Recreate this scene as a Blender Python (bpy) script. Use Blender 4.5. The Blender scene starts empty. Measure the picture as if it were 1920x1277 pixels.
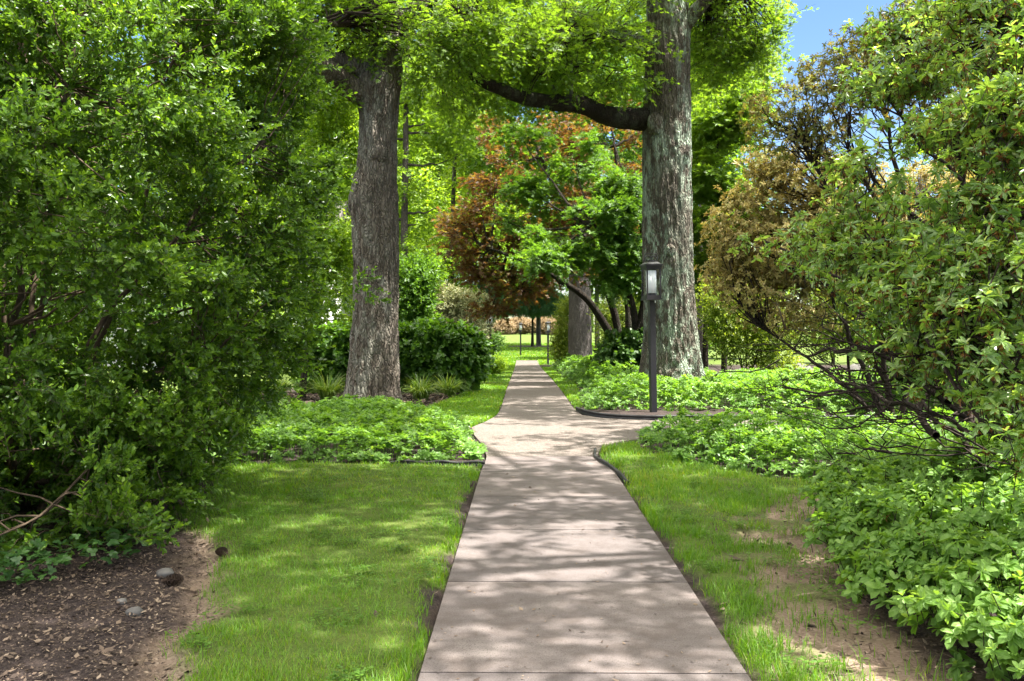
import bpy, math
import numpy as np
rng = np.random.default_rng(11)
S = bpy.context.scene
COL = S.collection

# ------------------------------------------------------------------ camera, sky, sun, exposure
EYE = 1.5
cd = bpy.data.cameras.new("camera")
cam = bpy.data.objects.new("camera", cd)
COL.objects.link(cam)
cam.location = (0, 0, EYE)
cam.rotation_euler = (math.radians(90 - 0.61), 0, math.radians(0.70))
cd.sensor_width = 36.0
cd.lens = 32.38
cd.clip_start = 0.05
cd.clip_end = 3000
S.camera = cam

SUN_EL = math.radians(66)
SUN_AZ = math.radians(100)          # clockwise from +Y (towards +X)
w = bpy.data.worlds.new("World")
S.world = w
w.use_nodes = True
nt = w.node_tree
nt.nodes.clear()
out = nt.nodes.new("ShaderNodeOutputWorld")
bg = nt.nodes.new("ShaderNodeBackground")
sky = nt.nodes.new("ShaderNodeTexSky")
sky.sky_type = 'NISHITA'
sky.sun_disc = False
sky.sun_elevation = SUN_EL
sky.sun_rotation = SUN_AZ
sky.air_density = 1.0
sky.dust_density = 0.6
sky.ozone_density = 1.5
bg.inputs[1].default_value = 0.10
# unseen bright cloud added overhead to lift the shade, open blue lower down
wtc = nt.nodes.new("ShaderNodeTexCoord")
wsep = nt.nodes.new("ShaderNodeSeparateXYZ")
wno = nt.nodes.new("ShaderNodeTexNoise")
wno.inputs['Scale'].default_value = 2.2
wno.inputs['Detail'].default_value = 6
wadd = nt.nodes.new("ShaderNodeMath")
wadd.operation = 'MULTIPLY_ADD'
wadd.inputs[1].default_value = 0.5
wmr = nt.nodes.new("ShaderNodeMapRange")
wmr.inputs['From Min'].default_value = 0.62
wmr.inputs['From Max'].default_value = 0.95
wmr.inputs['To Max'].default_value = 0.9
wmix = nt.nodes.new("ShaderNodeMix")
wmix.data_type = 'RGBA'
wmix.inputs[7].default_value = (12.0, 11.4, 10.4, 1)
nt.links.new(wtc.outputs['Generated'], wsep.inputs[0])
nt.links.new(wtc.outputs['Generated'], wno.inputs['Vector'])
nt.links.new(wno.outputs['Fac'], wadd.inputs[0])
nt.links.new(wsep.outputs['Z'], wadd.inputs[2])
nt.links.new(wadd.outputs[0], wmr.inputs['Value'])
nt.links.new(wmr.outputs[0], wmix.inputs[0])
whs = nt.nodes.new("ShaderNodeHueSaturation")
whs.inputs['Hue'].default_value = 0.507
whs.inputs['Saturation'].default_value = 1.2
whs.inputs['Value'].default_value = 0.52
nt.links.new(sky.outputs[0], whs.inputs['Color'])
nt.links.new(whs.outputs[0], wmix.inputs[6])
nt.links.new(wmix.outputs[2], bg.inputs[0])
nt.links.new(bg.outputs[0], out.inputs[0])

ld = bpy.data.lights.new("sun", 'SUN')
ld.energy = 5.0
ld.angle = math.radians(0.53)
ld.color = (1.0, 0.96, 0.89)
sun = bpy.data.objects.new("sun", ld)
COL.objects.link(sun)
sun.location = (30, 30, 60)
sun.rotation_euler = (math.radians(90) - SUN_EL, 0, math.pi - SUN_AZ)

S.view_settings.view_transform = 'Standard'
S.view_settings.look = 'None'
S.view_settings.exposure = 2.3
S.view_settings.gamma = 1.0
S.render.engine = 'CYCLES'
S.cycles.max_bounces = 8
S.cycles.diffuse_bounces = 5
S.cycles.glossy_bounces = 2
S.cycles.transmission_bounces = 4
S.cycles.transparent_max_bounces = 4
S.cycles.caustics_reflective = False
S.cycles.caustics_refractive = False
S.cycles.sample_clamp_indirect = 6.0

F = 1727.0


def at(px, py, Y):                        # a measured image point at distance Y -> world
    return np.array([(px - 981) / F * Y, Y, EYE - (py - 620) / F * Y])


# ------------------------------------------------------------------ numeric helpers
def _hash(ix, iy, iz, seed):
    h = (ix.astype(np.uint32) * np.uint32(374761393) + iy.astype(np.uint32) * np.uint32(668265263)
         + iz.astype(np.uint32) * np.uint32(2246822519) + np.uint32(seed * 3266489917 & 0xffffffff))
    h = (h ^ (h >> np.uint32(13))) * np.uint32(1274126177)
    h = h ^ (h >> np.uint32(16))
    return h.astype(np.float64) / 4294967295.0


def vnoise(p, seed=0):
    p = np.asarray(p, float)
    i = np.floor(p).astype(np.int64)
    f = p - i
    f = f * f * (3 - 2 * f)
    r = 0
    for dx in (0, 1):
        wx = f[:, 0] if dx else 1 - f[:, 0]
        for dy in (0, 1):
            wy = f[:, 1] if dy else 1 - f[:, 1]
            for dz in (0, 1):
                wz = f[:, 2] if dz else 1 - f[:, 2]
                r = r + wx * wy * wz * _hash(i[:, 0] + dx, i[:, 1] + dy, i[:, 2] + dz, seed)
    return r


def fbm(p, o=3, seed=0):
    p = np.asarray(p, float)
    r, a, t = 0, 1.0, 0
    for k in range(o):
        r = r + a * vnoise(p * 2 ** k, seed + k)
        t += a
        a *= .5
    return r / t


def nrm(v):
    return v / np.maximum(np.linalg.norm(v, axis=-1, keepdims=True), 1e-9)


def inpoly(x, y, poly):
    r = np.zeros(x.shape, bool)
    n = len(poly)
    j = n - 1
    for i in range(n):
        xi, yi = poly[i]
        xj, yj = poly[j]
        c = ((yi > y) != (yj > y)) & (x < (xj - xi) * (y - yi) / (yj - yi + 1e-12) + xi)
        r ^= c
        j = i
    return r


def polydist(x, y, poly):                 # distance to the outline
    d = np.full(x.shape, 1e9)
    n = len(poly)
    for i in range(n):
        ax, ay = poly[i]
        bx, by = poly[(i + 1) % n]
        ex, ey = bx - ax, by - ay
        t = np.clip(((x - ax) * ex + (y - ay) * ey) / (ex * ex + ey * ey + 1e-12), 0, 1)
        d = np.minimum(d, np.hypot(x - ax - t * ex, y - ay - t * ey))
    return d


def sdist(x, y, poly):                    # positive inside
    return np.where(inpoly(x, y, poly), 1, -1) * polydist(x, y, poly)


def smooth(a, b, x):
    t = np.clip((x - a) / (b - a), 0, 1)
    return t * t * (3 - 2 * t)


# ------------------------------------------------------------------ mesh builder (quads only)
class MB:
    def __init__(s):
        s.v, s.f, s.r, s.m, s.n = [], [], [], [], 0

    def add(s, v, f, rnd=0.5, mi=0):
        v = np.asarray(v, np.float32).reshape(-1, 3)
        f = np.asarray(f, np.int64).reshape(-1, 4)
        s.v.append(v)
        s.f.append(f + s.n)
        s.r.append(np.broadcast_to(np.asarray(rnd, np.float32), (len(f),)))
        s.m.append(np.full(len(f), mi, np.int32))
        s.n += len(v)

    def tube(s, pts, rad, n=6, mi=0, rnd=.5):
        pts = np.asarray(pts, float)
        k = len(pts)
        rad = np.broadcast_to(np.asarray(rad, float), (k,))
        t = nrm(np.gradient(pts, axis=0))
        ref = np.array([1., 0, 0]) if abs(t[:, 0]).max() < .8 else (np.array([0, 1., 0]) if abs(t[:, 1]).max() < .9 else np.array([.3, .2, .9]))
        u = nrm(np.cross(t, ref))
        q = np.cross(t, u)
        a = np.arange(n) / n * 2 * np.pi
        ring = pts[:, None] + rad[:, None, None] * (u[:, None] * np.cos(a)[None, :, None] + q[:, None] * np.sin(a)[None, :, None])
        i = np.arange(k - 1)[:, None] * n
        j = np.arange(n)[None]
        j2 = (j + 1) % n
        f = np.stack([i + j, i + j2, i + n + j2, i + n + j], -1)
        s.add(ring.reshape(-1, 3), f.reshape(-1, 4), rnd, mi)

    def sticks(s, P, Q, r0, r1, mi=0, bow=None, seg=1, rnd=.5):    # many thin 3-sided twigs
        P, Q = np.asarray(P, float), np.asarray(Q, float)
        N = len(P)
        if not N:
            return
        r0 = np.broadcast_to(np.asarray(r0, float), (N,))
        r1 = np.broadcast_to(np.asarray(r1, float), (N,))
        d = nrm(Q - P)
        ref = np.where(abs(d[:, 2:3]) < .8, np.array([[0, 0, 1.]]), np.array([[1., 0, 0]]))
        u = nrm(np.cross(d, ref))
        q = np.cross(d, u)
        a = np.arange(3) / 3 * 2 * np.pi
        off = u[:, None] * np.cos(a)[None, :, None] + q[:, None] * np.sin(a)[None, :, None]
        rings = []
        for k in range(seg + 1):
            t = k / seg
            c = P * (1 - t) + Q * t
            if bow is not None:
                c = c + bow * (4 * t * (1 - t))
            r = r0 * (1 - t) + r1 * t
            rings.append(c[:, None] + off * r[:, None, None])
        v = np.stack(rings, 1).reshape(-1, 3)
        base = np.arange(N)[:, None, None] * 3 * (seg + 1)
        kk = np.arange(seg)[None, :, None] * 3
        j = np.arange(3)[None, None]
        j2 = (j + 1) % 3
        f = np.stack([base + kk + j, base + kk + j2, base + kk + 3 + j2, base + kk + 3 + j], -1)
        s.add(v, f.reshape(-1, 4), rnd, mi)

    def box(s, c, d, mi=0, top=None, rz=0.):
        x, y, z = [e / 2 for e in d]
        tx, ty = (x, y) if top is None else (top[0] / 2, top[1] / 2)
        v = np.array([[-x, -y, -z], [x, -y, -z], [x, y, -z], [-x, y, -z], [-tx, -ty, z], [tx, -ty, z], [tx, ty, z], [-tx, ty, z]])
        cr, sr = math.cos(rz), math.sin(rz)
        v = np.stack([v[:, 0] * cr - v[:, 1] * sr, v[:, 0] * sr + v[:, 1] * cr, v[:, 2]], 1)
        f = [[3, 2, 1, 0], [4, 5, 6, 7], [0, 1, 5, 4], [1, 2, 6, 5], [2, 3, 7, 6], [3, 0, 4, 7]]
        s.add(v + np.asarray(c), f, .5, mi)

    def blob(s, c, r, seed=0, n=20, k=12, amp=.2, fr=2., mi=0):
        th = np.linspace(0.02, np.pi - .02, k)
        ph = np.arange(n) / n * 2 * np.pi
        T, Pp = np.meshgrid(th, ph, indexing='ij')
        d = np.stack([np.sin(T) * np.cos(Pp), np.sin(T) * np.sin(Pp), np.cos(T)], -1).reshape(-1, 3)
        m = 1 + amp * (fbm(d * fr + 10 + seed * 3.7, 3, seed) * 2 - 1)
        v = d * m[:, None] * np.asarray(r) + np.asarray(c)
        i = np.arange(k - 1)[:, None] * n
        j = np.arange(n)[None]
        j2 = (j + 1) % n
        f = np.stack([i + j, i + n + j, i + n + j2, i + j2], -1).reshape(-1, 4)
        s.add(v, f, .5, mi)

    def leaves(s, T, P, D, N, size, rnd, mi=0):
        tv, tf = T
        k = len(tv)
        M = len(P)
        if not M:
            return
        y = nrm(D)
        x = nrm(np.cross(y, N))
        z = np.cross(x, y)
        size = np.broadcast_to(np.asarray(size, float), (M,))
        v = P[:, None] + size[:, None, None] * (tv[None, :, 0:1] * x[:, None] + tv[None, :, 1:2] * y[:, None] + tv[None, :, 2:3] * z[:, None])
        f = tf[None] + k * np.arange(M)[:, None, None]
        s.add(v.reshape(-1, 3), f.reshape(-1, 4), np.repeat(rnd, len(tf)), mi)

    def mesh(s, name, mats, smooth_=False):
        v = np.concatenate(s.v)
        f = np.concatenate(s.f)
        me = bpy.data.meshes.new(name)
        me.vertices.add(len(v))
        me.vertices.foreach_set("co", v.ravel())
        me.loops.add(f.size)
        me.loops.foreach_set("vertex_index", f.ravel().astype(np.int32))
        me.polygons.add(len(f))
        me.polygons.foreach_set("loop_start", (np.arange(len(f)) * 4).astype(np.int32))
        me.polygons.foreach_set("material_index", np.concatenate(s.m))
        me.polygons.foreach_set("use_smooth", np.full(len(f), smooth_))
        a = me.attributes.new("rnd", 'FLOAT', 'FACE')
        a.data.foreach_set("value", np.concatenate(s.r).astype(np.float32))
        me.update(calc_edges=True)
        for m in (mats if isinstance(mats, (list, tuple)) else [mats]):
            me.materials.append(m)
        return me

    def build(s, name, mats, parent=None, smooth_=False):
        o = bpy.data.objects.new(name, s.mesh(name, mats, smooth_))
        COL.objects.link(o)
        if parent:
            o.parent = parent
            o.matrix_parent_inverse.identity()
            o.location = -np.array(parent.location)
            if abs(parent.rotation_euler[2]) > 1e-9 or abs(parent.rotation_euler[0]) > 1e-9:
                o.location = (0, 0, 0)
        return o


def tag(o, label, cat=None, group=None, kind=None):
    o['label'] = label
    if cat:
        o['category'] = cat
    if group:
        o['group'] = group
    if kind:
        o['kind'] = kind
    return o


def thing(name, label, cat, loc=(0, 0, 0), group=None):
    o = bpy.data.objects.new(name, None)
    o.empty_display_size = .2
    COL.objects.link(o)
    o.location = [float(e) for e in loc]
    return tag(o, label, cat, group)


def copy_tree(o, loc, label, rz=0, sc=1.0, parent=None):
    c = o.copy()
    COL.objects.link(c)
    if parent is None:
        c.location = [float(e) for e in loc]
        c.rotation_euler = (0, 0, rz)
        c.scale = (sc, sc, sc) if np.isscalar(sc) else sc
        c['label'] = label
    else:
        c.parent = parent
    for ch in list(o.children):
        copy_tree(ch, None, None, parent=c)
    return c


# ------------------------------------------------------------------ materials
def lin(r, g, b):
    return tuple(((c / 255) / 12.92 if c <= 10 else (((c / 255) + .055) / 1.055) ** 2.4) for c in (r, g, b)) + (1,)


class NT:
    def __init__(s, name):
        s.m = bpy.data.materials.new(name)
        s.m.use_nodes = True
        s.t = s.m.node_tree
        s.t.nodes.clear()
        s.out = s.t.nodes.new("ShaderNodeOutputMaterial")

    def n(s, typ, **kw):
        x = s.t.nodes.new(typ)
        for k, v in kw.items():
            if k.startswith('i_'):
                x.inputs[int(k[2:])].default_value = v
            else:
                setattr(x, k, v)
        return x

    def l(s, a, b):
        s.t.links.new(a, b)

    def ramp(s, fac, stops):
        r = s.n("ShaderNodeValToRGB")
        cr = r.color_ramp
        while len(cr.elements) < len(stops):
            cr.elements.new(.5)
        for e, (p, c) in zip(cr.elements, stops):
            e.position = p
            e.color = tuple(c)[:3] + (1,)
        s.l(fac, r.inputs[0])
        return r.outputs[0]

    def noise(s, scale, detail=4, rough=.55, vec=None, stretch=None):
        if vec is None:
            vec = s.n("ShaderNodeTexCoord").outputs['Object']
        if stretch:
            mp = s.n("ShaderNodeMapping")
            mp.inputs['Scale'].default_value = stretch
            s.l(vec, mp.inputs[0])
            vec = mp.outputs[0]
        x = s.n("ShaderNodeTexNoise")
        x.inputs['Scale'].default_value = scale
        x.inputs['Detail'].default_value = detail
        x.inputs['Roughness'].default_value = rough
        s.l(vec, x.inputs['Vector'])
        return x.outputs['Fac']

    def mix(s, fac, a, b, mode='MIX'):
        x = s.n("ShaderNodeMix", data_type='RGBA', blend_type=mode)
        for k, v in ((0, fac), (6, a), (7, b)):
            if hasattr(v, 'links') or hasattr(v, 'is_output'):
                s.l(v, x.inputs[k])
            else:
                x.inputs[k].default_value = v if k == 0 else (tuple(v)[:3] + (1,))
        return x.outputs[2]

    def bsdf(s, col, rough=.8, bump=None, bstr=.3, bdist=.02, spec=.3, metal=0):
        b = s.n("ShaderNodeBsdfPrincipled")
        if hasattr(col, 'is_output'):
            s.l(col, b.inputs['Base Color'])
        else:
            b.inputs['Base Color'].default_value = tuple(col)[:3] + (1,)
        if hasattr(rough, 'is_output'):
            s.l(rough, b.inputs['Roughness'])
        else:
            b.inputs['Roughness'].default_value = rough
        b.inputs['Specular IOR Level'].default_value = spec
        b.inputs['Metallic'].default_value = metal
        if bump is not None:
            bp = s.n("ShaderNodeBump")
            bp.inputs['Strength'].default_value = bstr
            bp.inputs['Distance'].default_value = bdist
            s.l(bump, bp.inputs['Height'])
            s.l(bp.outputs[0], b.inputs['Normal'])
        return b

    def done(s, sh):
        s.l(sh.outputs[0] if hasattr(sh, 'outputs') else sh, s.out.inputs[0])
        return s.m


def leaf_mat(name, cols, trans=.4, tcol=(2.3, 2.15, .85), rough=.45, spec=.35, hue_noise=.8):
    t = NT(name)
    a = t.n("ShaderNodeAttribute", attribute_name="rnd")
    no = t.noise(hue_noise, 3)
    ad = t.n("ShaderNodeMath", operation='MULTIPLY_ADD')
    ad.inputs[1].default_value = .55
    t.l(no, ad.inputs[0])
    ad2 = t.n("ShaderNodeMath", operation='MULTIPLY_ADD')
    ad2.inputs[1].default_value = .75
    t.l(a.outputs['Fac'], ad2.inputs[0])
    ad2.inputs[2].default_value = -.13
    t.l(ad2.outputs[0], ad.inputs[2])
    k = len(cols)
    c = t.ramp(ad.outputs[0], [(i / (k - 1), c) for i, c in enumerate(cols)])
    b = t.bsdf(c, rough, spec=spec)
    tr = t.n("ShaderNodeBsdfTranslucent")
    t.l(t.mix(1.0, c, tcol + (1,), 'MULTIPLY'), tr.inputs[0])
    mx = t.n("ShaderNodeMixShader")
    mx.inputs[0].default_value = trans
    t.l(b.outputs[0], mx.inputs[1])
    t.l(tr.outputs[0], mx.inputs[2])
    return t.done(mx)


def bark_mat(name, dark, mid, pale, lichen=None, lichen_amt=.5, sc=1.0):
    t = NT(name)
    tc = t.n("ShaderNodeTexCoord").outputs['Object']
    a = t.noise(26 * sc, 6, .68, tc, (1, 1, .13))
    b = t.noise(55 * sc, 4, .6, tc, (1, 1, .3))
    big = t.noise(1.6 * sc, 4, .6, tc, (1, 1, .5))
    c = t.ramp(a, [(.28, dark), (.5, mid), (.72, pale)])
    c = t.mix(t.ramp(big, [(.35, (0, 0, 0)), (.7, (.75, .75, .75))]), c, tuple(x * .55 for x in mid[:3]))
    if lichen:
        ln = t.noise(5.5, 6, .68, tc, (1, 1, .55))
        ln2 = t.noise(1.1, 2, .5, tc, (1, 1, .35))
        mul = t.n("ShaderNodeMath", operation='MULTIPLY')
        t.l(t.ramp(ln, [(.46, (0, 0, 0)), (.55, (1, 1, 1))]), mul.inputs[0])
        t.l(t.ramp(ln2, [(.40, (0, 0, 0)), (.62, (lichen_amt,) * 3)]), mul.inputs[1])
        c = t.mix(mul.outputs[0], c, lichen)
    mp = t.n("ShaderNodeMapping")
    mp.inputs['Scale'].default_value = (1, 1, .11)
    wv = t.n("ShaderNodeVectorMath", operation='ADD')
    wn = t.n("ShaderNodeTexNoise"); wn.inputs['Scale'].default_value = 5 * sc
    wsc = t.n("ShaderNodeVectorMath", operation='SCALE'); wsc.inputs['Scale'].default_value = .16 / sc
    t.l(tc, wn.inputs['Vector']); t.l(wn.outputs['Color'], wsc.inputs[0]); t.l(tc, wv.inputs[0]); t.l(wsc.outputs[0], wv.inputs[1])
    t.l(wv.outputs[0], mp.inputs[0])
    vo = t.n("ShaderNodeTexVoronoi", feature='DISTANCE_TO_EDGE')
    vo.inputs['Scale'].default_value = 19 * sc
    t.l(mp.outputs[0], vo.inputs['Vector'])
    crack = t.ramp(vo.outputs['Distance'], [(.015, (.6, .6, .6)), (.10, (0, 0, 0))])
    c = t.mix(crack, c, tuple(x * .6 for x in dark[:3]))
    ht = t.ramp(vo.outputs['Distance'], [(0, (0, 0, 0)), (.3, (1, 1, 1))])
    hm = t.mix(.35, ht, t.mix(.4, a, b))
    return t.done(t.bsdf(c, .92, hm, 1.0, .05, .12))


def plain(name, col, rough=.6, nscale=20, var=.25, spec=.4, metal=0, bstr=.1):
    t = NT(name)
    n = t.noise(nscale, 4)
    c = t.ramp(n, [(.3, tuple(x * (1 - var) for x in col[:3])), (.7, tuple(min(1, x * (1 + var)) for x in col[:3]))])
    return t.done(t.bsdf(c, rough, n, bstr, .004, spec, metal))


def twig_mat(name, col, var=.4):
    return plain(name, col, .9, 30, var, .1, 0, .4)


M = {}
M['oak_bark'] = bark_mat("oak_bark", (.04, .031, .023), (.14, .115, .092), (.27, .235, .19), (.30, .30, .25), .5)
M['lichen_bark'] = bark_mat("lichen_bark", (.036, .029, .021), (.125, .107, .083), (.24, .212, .17), (.31, .37, .28), 1.0)
M['grey_bark'] = bark_mat("grey_bark", (.05, .042, .038), (.125, .108, .098), (.205, .182, .165), None)
M['dark_bark'] = bark_mat("dark_bark", (.014, .011, .008), (.042, .032, .024), (.095, .077, .06), (.15, .17, .11), .3, 2.0)
M['twig'] = twig_mat("twig", (.07, .05, .035))
M['twig_pale'] = twig_mat("twig_pale", (.085, .062, .042))
M['twig_dark'] = twig_mat("twig_dark", (.03, .022, .018))
M['privet'] = leaf_mat("privet_leaf", [(.028, .060, .008), (.055, .115, .012), (.095, .18, .018), (.18, .29, .03)], .40, rough=.36, hue_noise=1.1)
M['oak_leaf'] = leaf_mat("oak_leaf", [(.06, .11, .012), (.10, .18, .02), (.15, .24, .028)], .55)
M['lime_leaf'] = leaf_mat("lime_leaf", [(.08, .145, .014), (.14, .23, .02), (.20, .29, .034)], .52)
M['green_leaf'] = leaf_mat("green_leaf", [(.04, .09, .012), (.07, .15, .018), (.11, .20, .024)], .46)
M['deep_leaf'] = leaf_mat("deep_leaf", [(.025, .06, .012), (.045, .10, .018), (.075, .14, .024)], .4)
M['copper_leaf'] = leaf_mat("copper_leaf", [(.05, .031, .02), (.09, .049, .027), (.13, .066, .032), (.12, .115, .03), (.14, .21, .03)], .5, (2.0, 1.7, .6))
M['yellow_leaf'] = leaf_mat("yellow_leaf", [(.08, .125, .018), (.14, .195, .026), (.22, .265, .045)], .45)
M['cream_leaf'] = leaf_mat("cream_leaf", [(.10, .15, .05), (.26, .27, .13), (.46, .43, .26)], .3, (1.2, 1.15, .8))
M['tan_leaf'] = leaf_mat("tan_leaf", [(.20, .20, .05), (.29, .275, .08), (.37, .31, .11), (.43, .34, .16)], .35, (1.3, 1.1, .6))
M['azalea_leaf'] = leaf_mat("azalea_leaf", [(.10, .115, .028), (.16, .20, .04), (.21, .19, .06), (.24, .16, .065)], .35, (1.9, 1.6, .7))
M['pink_leaf'] = leaf_mat("pink_leaf", [(.20, .15, .08), (.32, .24, .14), (.42, .33, .21)], .3, (1.2, 1.1, .8))
M['rhodo_leaf'] = leaf_mat("rhodo_leaf", [(.062, .125, .025), (.10, .19, .038), (.145, .245, .055), (.21, .30, .08), (.34, .35, .14)], .42, rough=.30, spec=.6)
M['fresh_leaf'] = leaf_mat("fresh_leaf", [(.06, .125, .020), (.095, .19, .030), (.14, .25, .045), (.21, .32, .085)], 
 .40, rough=.5, spec=.3)
M['spent'] = leaf_mat("spent_flower", [(.15, .055, .015), (.25, .10, .025), (.34, .18, .05)], .3, (1.3, 1, .7))
M['cover_leaf'] = leaf_mat("cover_leaf", [(.055, .125, .018), (.09, .19, .026), (.13, .245, .038), (.21, .31, .075)], .40, rough=.42)
M['hydrangea_leaf'] = leaf_mat("hydrangea_leaf", [(.035, .08, .010), (.062, .14, .015), (.10, .20, .022)], .40, rough=.42)
M['ivy_leaf'] = leaf_mat("ivy_leaf", [(.018, .05, .014), (.035, .09, .018), (.065, .14, .03)], .25, rough=.35)
M['blade'] = leaf_mat("grass_blade", [(.05, .13, .010), (.085, .195, .013), (.13, .25, .018), (.28, .29, .075)], .45, (1.9, 1.75, .4), hue_noise=.6)
M['strap'] = leaf_mat("strap_leaf", [(.06, .13, .018), (.12, .20, .028), (.26, .31, .10)], .38)
M['pine_leaf'] = leaf_mat("pine_needle", [(.03, .08, .045), (.055, .13, .07), (.09, .18, .10)], .25)
M['litter'] = leaf_mat("litter_leaf", [(.025, .017, .014), (.07, .048, .035), (.15, .105, .072), (.30, .23, .165)], .12, (1, 1, 1), rough=.8)
M['black_metal'] = plain("black_metal", (.014, .013, .016), .42, 60, .4, .5, 0)
M['rubber'] = plain("edging_black", (.016, .015, .016), .55, 30, .4, .4)
t = NT("frosted_glass")
b_ = t.bsdf((.86, .88, .90), .35, spec=.5)
tr_ = t.n("ShaderNodeBsdfTranslucent"); tr_.inputs[0].default_value = (.9, .92, .95, 1)
mx_ = t.n("ShaderNodeMixShader"); mx_.inputs[0].default_value = .45
t.l(b_.outputs[0], mx_.inputs[1]); t.l(tr_.outputs[0], mx_.inputs[2])
M['frost'] = t.done(mx_)
M['stone'] = plain("stone", (.105, .098, .09), .85, 14, .35, .2, 0, .6)
M['wood_cone'] = plain("pine_cone_scale", (.075, .05, .036), .8, 60, .5, .2)
M['wall_white'] = plain("white_siding", (.74, .73, .70), .7, 6, .05, .3)
M['roof'] = plain("roof_shingle", (.10, .09, .085), .9, 12, .3, .2, 0, .5)
t = NT("window_glass"); M['glass'] = t.done(t.bsdf((.03, .04, .05), .06, spec=.8))

# concrete walk: joints are geometry, wear is in the colour
t = NT("concrete")
tc = t.n("ShaderNodeTexCoord").outputs['Object']
n1 = t.noise(1.1, 6, .62, tc); n2 = t.noise(210, 3, .7, tc); n3 = t.noise(45, 4, .7, tc); n4 = t.noise(4.5, 6, .7, tc)
at_ = t.n("ShaderNodeAttribute", attribute_name="rnd")
c = t.ramp(n1, [(.28, (.105, .092, .089)), (.5, (.138, .121, .116)), (.72, (.167, .146, .137))])
c = t.mix(t.ramp(n4, [(.46, (0, 0, 0)), (.62, (.8, .8, .8))]), c, (.092, .077, .070))
c = t.mix(t.ramp(t.noise(2.6, 5, .65, tc, (1, .6, 1)), [(.56, (0, 0, 0)), (.68, (.6, .6, .6))]), c, (.20, .178, .165))
c = t.mix(t.ramp(n2, [(.36, (.8, .8, .8)), (.5, (0, 0, 0))]), c, (.085, .068, .060))
c = t.mix(t.ramp(n3, [(.60, (0, 0, 0)), (.68, (.85, .85, .85))]), c, (.085, .065, .054))
c = t.mix(t.ramp(n2, [(.60, (0, 0, 0)), (.70, (.6, .6, .6))]), c, (.31, .27, .245))
n5 = t.noise(110, 2, .5, tc)
c = t.mix(t.ramp(n5, [(.56, (0, 0, 0)), (.66, (.75, .75, .75))]), c, (.07, .058, .053))
c = t.mix(1.0, c, t.ramp(at_.outputs['Fac'], [(0, (.80, .79, .80)), (1, (1.0, .975, .965))]), 'MULTIPLY')
M['concrete'] = t.done(t.bsdf(c, .92, t.mix(.5, n2, n3), .5, .004, .15))
t = NT("exposed_aggregate")
tc = t.n("ShaderNodeTexCoord").outputs['Object']
vo = t.n("ShaderNodeTexVoronoi"); vo.inputs['Scale'].default_value = 75
t.l(tc, vo.inputs['Vector'])
sep = t.n("ShaderNodeSeparateColor"); t.l(vo.outputs['Color'], sep.inputs[0])
c = t.ramp(sep.outputs[0], [(.0, (.05, .038, .031)), (.45, (.10, .081, .068)), (.8, (.15, .125, .108)), (1., (.25, .222, .2))])
c = t.mix(t.ramp(vo.outputs['Distance'], [(.45, (0, 0, 0)), (.75, (.8, .8, .8))]), c, (.095, .075, .062))
c = t.mix(t.ramp(t.noise(.9, 4, .6, tc), [(.4, (0, 0, 0)), (.7, (.35, .35, .35))]), c, (.15, .13, .118))
M['aggregate'] = t.done(t.bsdf(c, .85, vo.outputs['Distance'], -.5, .006, .25))
# ground: mulch, lawn soil and bare dirt chosen by painted regions
t = NT("earth")
tc = t.n("ShaderNodeTexCoord").outputs['Object']
n1 = t.noise(7, 6, .7, tc); n2 = t.noise(60, 5, .7, tc); n3 = t.noise(2.2, 4, .6, tc)
mulch = t.ramp(n2, [(.3, (.012, .009, .009)), (.5, (.034, .026, .025)), (.7, (.08, .062, .054))])
mulch = t.mix(t.ramp(n1, [(.45, (0, 0, 0)), (.7, (.6, .6, .6))]), mulch, (.075, .055, .044))
lawn = t.ramp(n2, [(.3, (.035, .06, .012)), (.7, (.10, .14, .03))])
lawn = t.mix(t.ramp(n3, [(.45, (0, 0, 0)), (.7, (.5, .5, .5))]), lawn, (.13, .15, .04))
dirt = t.ramp(n2, [(.3, (.11, .074, .055)), (.55, (.21, .155, .118)), (.75, (.32, .25, .20))])
dirt = t.mix(t.ramp(n1, [(.5, (0, 0, 0)), (.68, (.55, .55, .55))]), dirt, (.17, .12, .08))
al = t.n("ShaderNodeAttribute", attribute_name="lawn"); ad = t.n("ShaderNodeAttribute", attribute_name="dirt")
c = t.mix(al.outputs['Fac'], mulch, lawn)
c = t.mix(ad.outputs['Fac'], c, dirt)
M['earth'] = t.done(t.bsdf(c, .95, n2, .8, .02, .08))

# ------------------------------------------------------------------ terrain
def G(x, y):
    y = np.asarray(y, float)
    z = -.62 * smooth(18, 60, y) + .62 * smooth(72, 92, y) + 1.0 * smooth(90, 132, y) + .9 * smooth(130, 200, y)
    return z + 0 * np.asarray(x, float)


def G1(x, y):
    return float(G(np.array(x), np.array(y)))


PATH_L = [(-.455, -4), (-.45, 9.9), (-.43, 10.9), (-.52, 12.0), (-.70, 13.2), (-.80, 14.3), (-.62, 15.2), (-.48, 16.2), (-.43, 17.5), (-.43, 30), (-.46, 45), (-.5, 66)]
PATH_R = [(.985, -4), (.975, 9.9), (.87, 10.9), (.98, 11.8), (1.30, 12.5), (1.9, 13.0), (7.5, 13.2), (7.5, 15.55), (2.0, 15.6), (1.35, 15.85), (1.05, 16.6), (.97, 18.0), (.97, 30), (1.0, 45), (.98, 66)]
PATH = PATH_L + PATH_R[::-1]
LAWN_L = [(-1.30, 2.0), (-1.54, 3.9), (-1.74, 4.8), (-1.98, 5.6), (-2.36, 6.6), (-2.75, 7.3), (-3.0, 9.0), (-4.5, 9.3), (-9, 9.0), (-9, 10.4), (-3.2, 10.35), (-.47, 10.2), (-.47, 2.0)]
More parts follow.
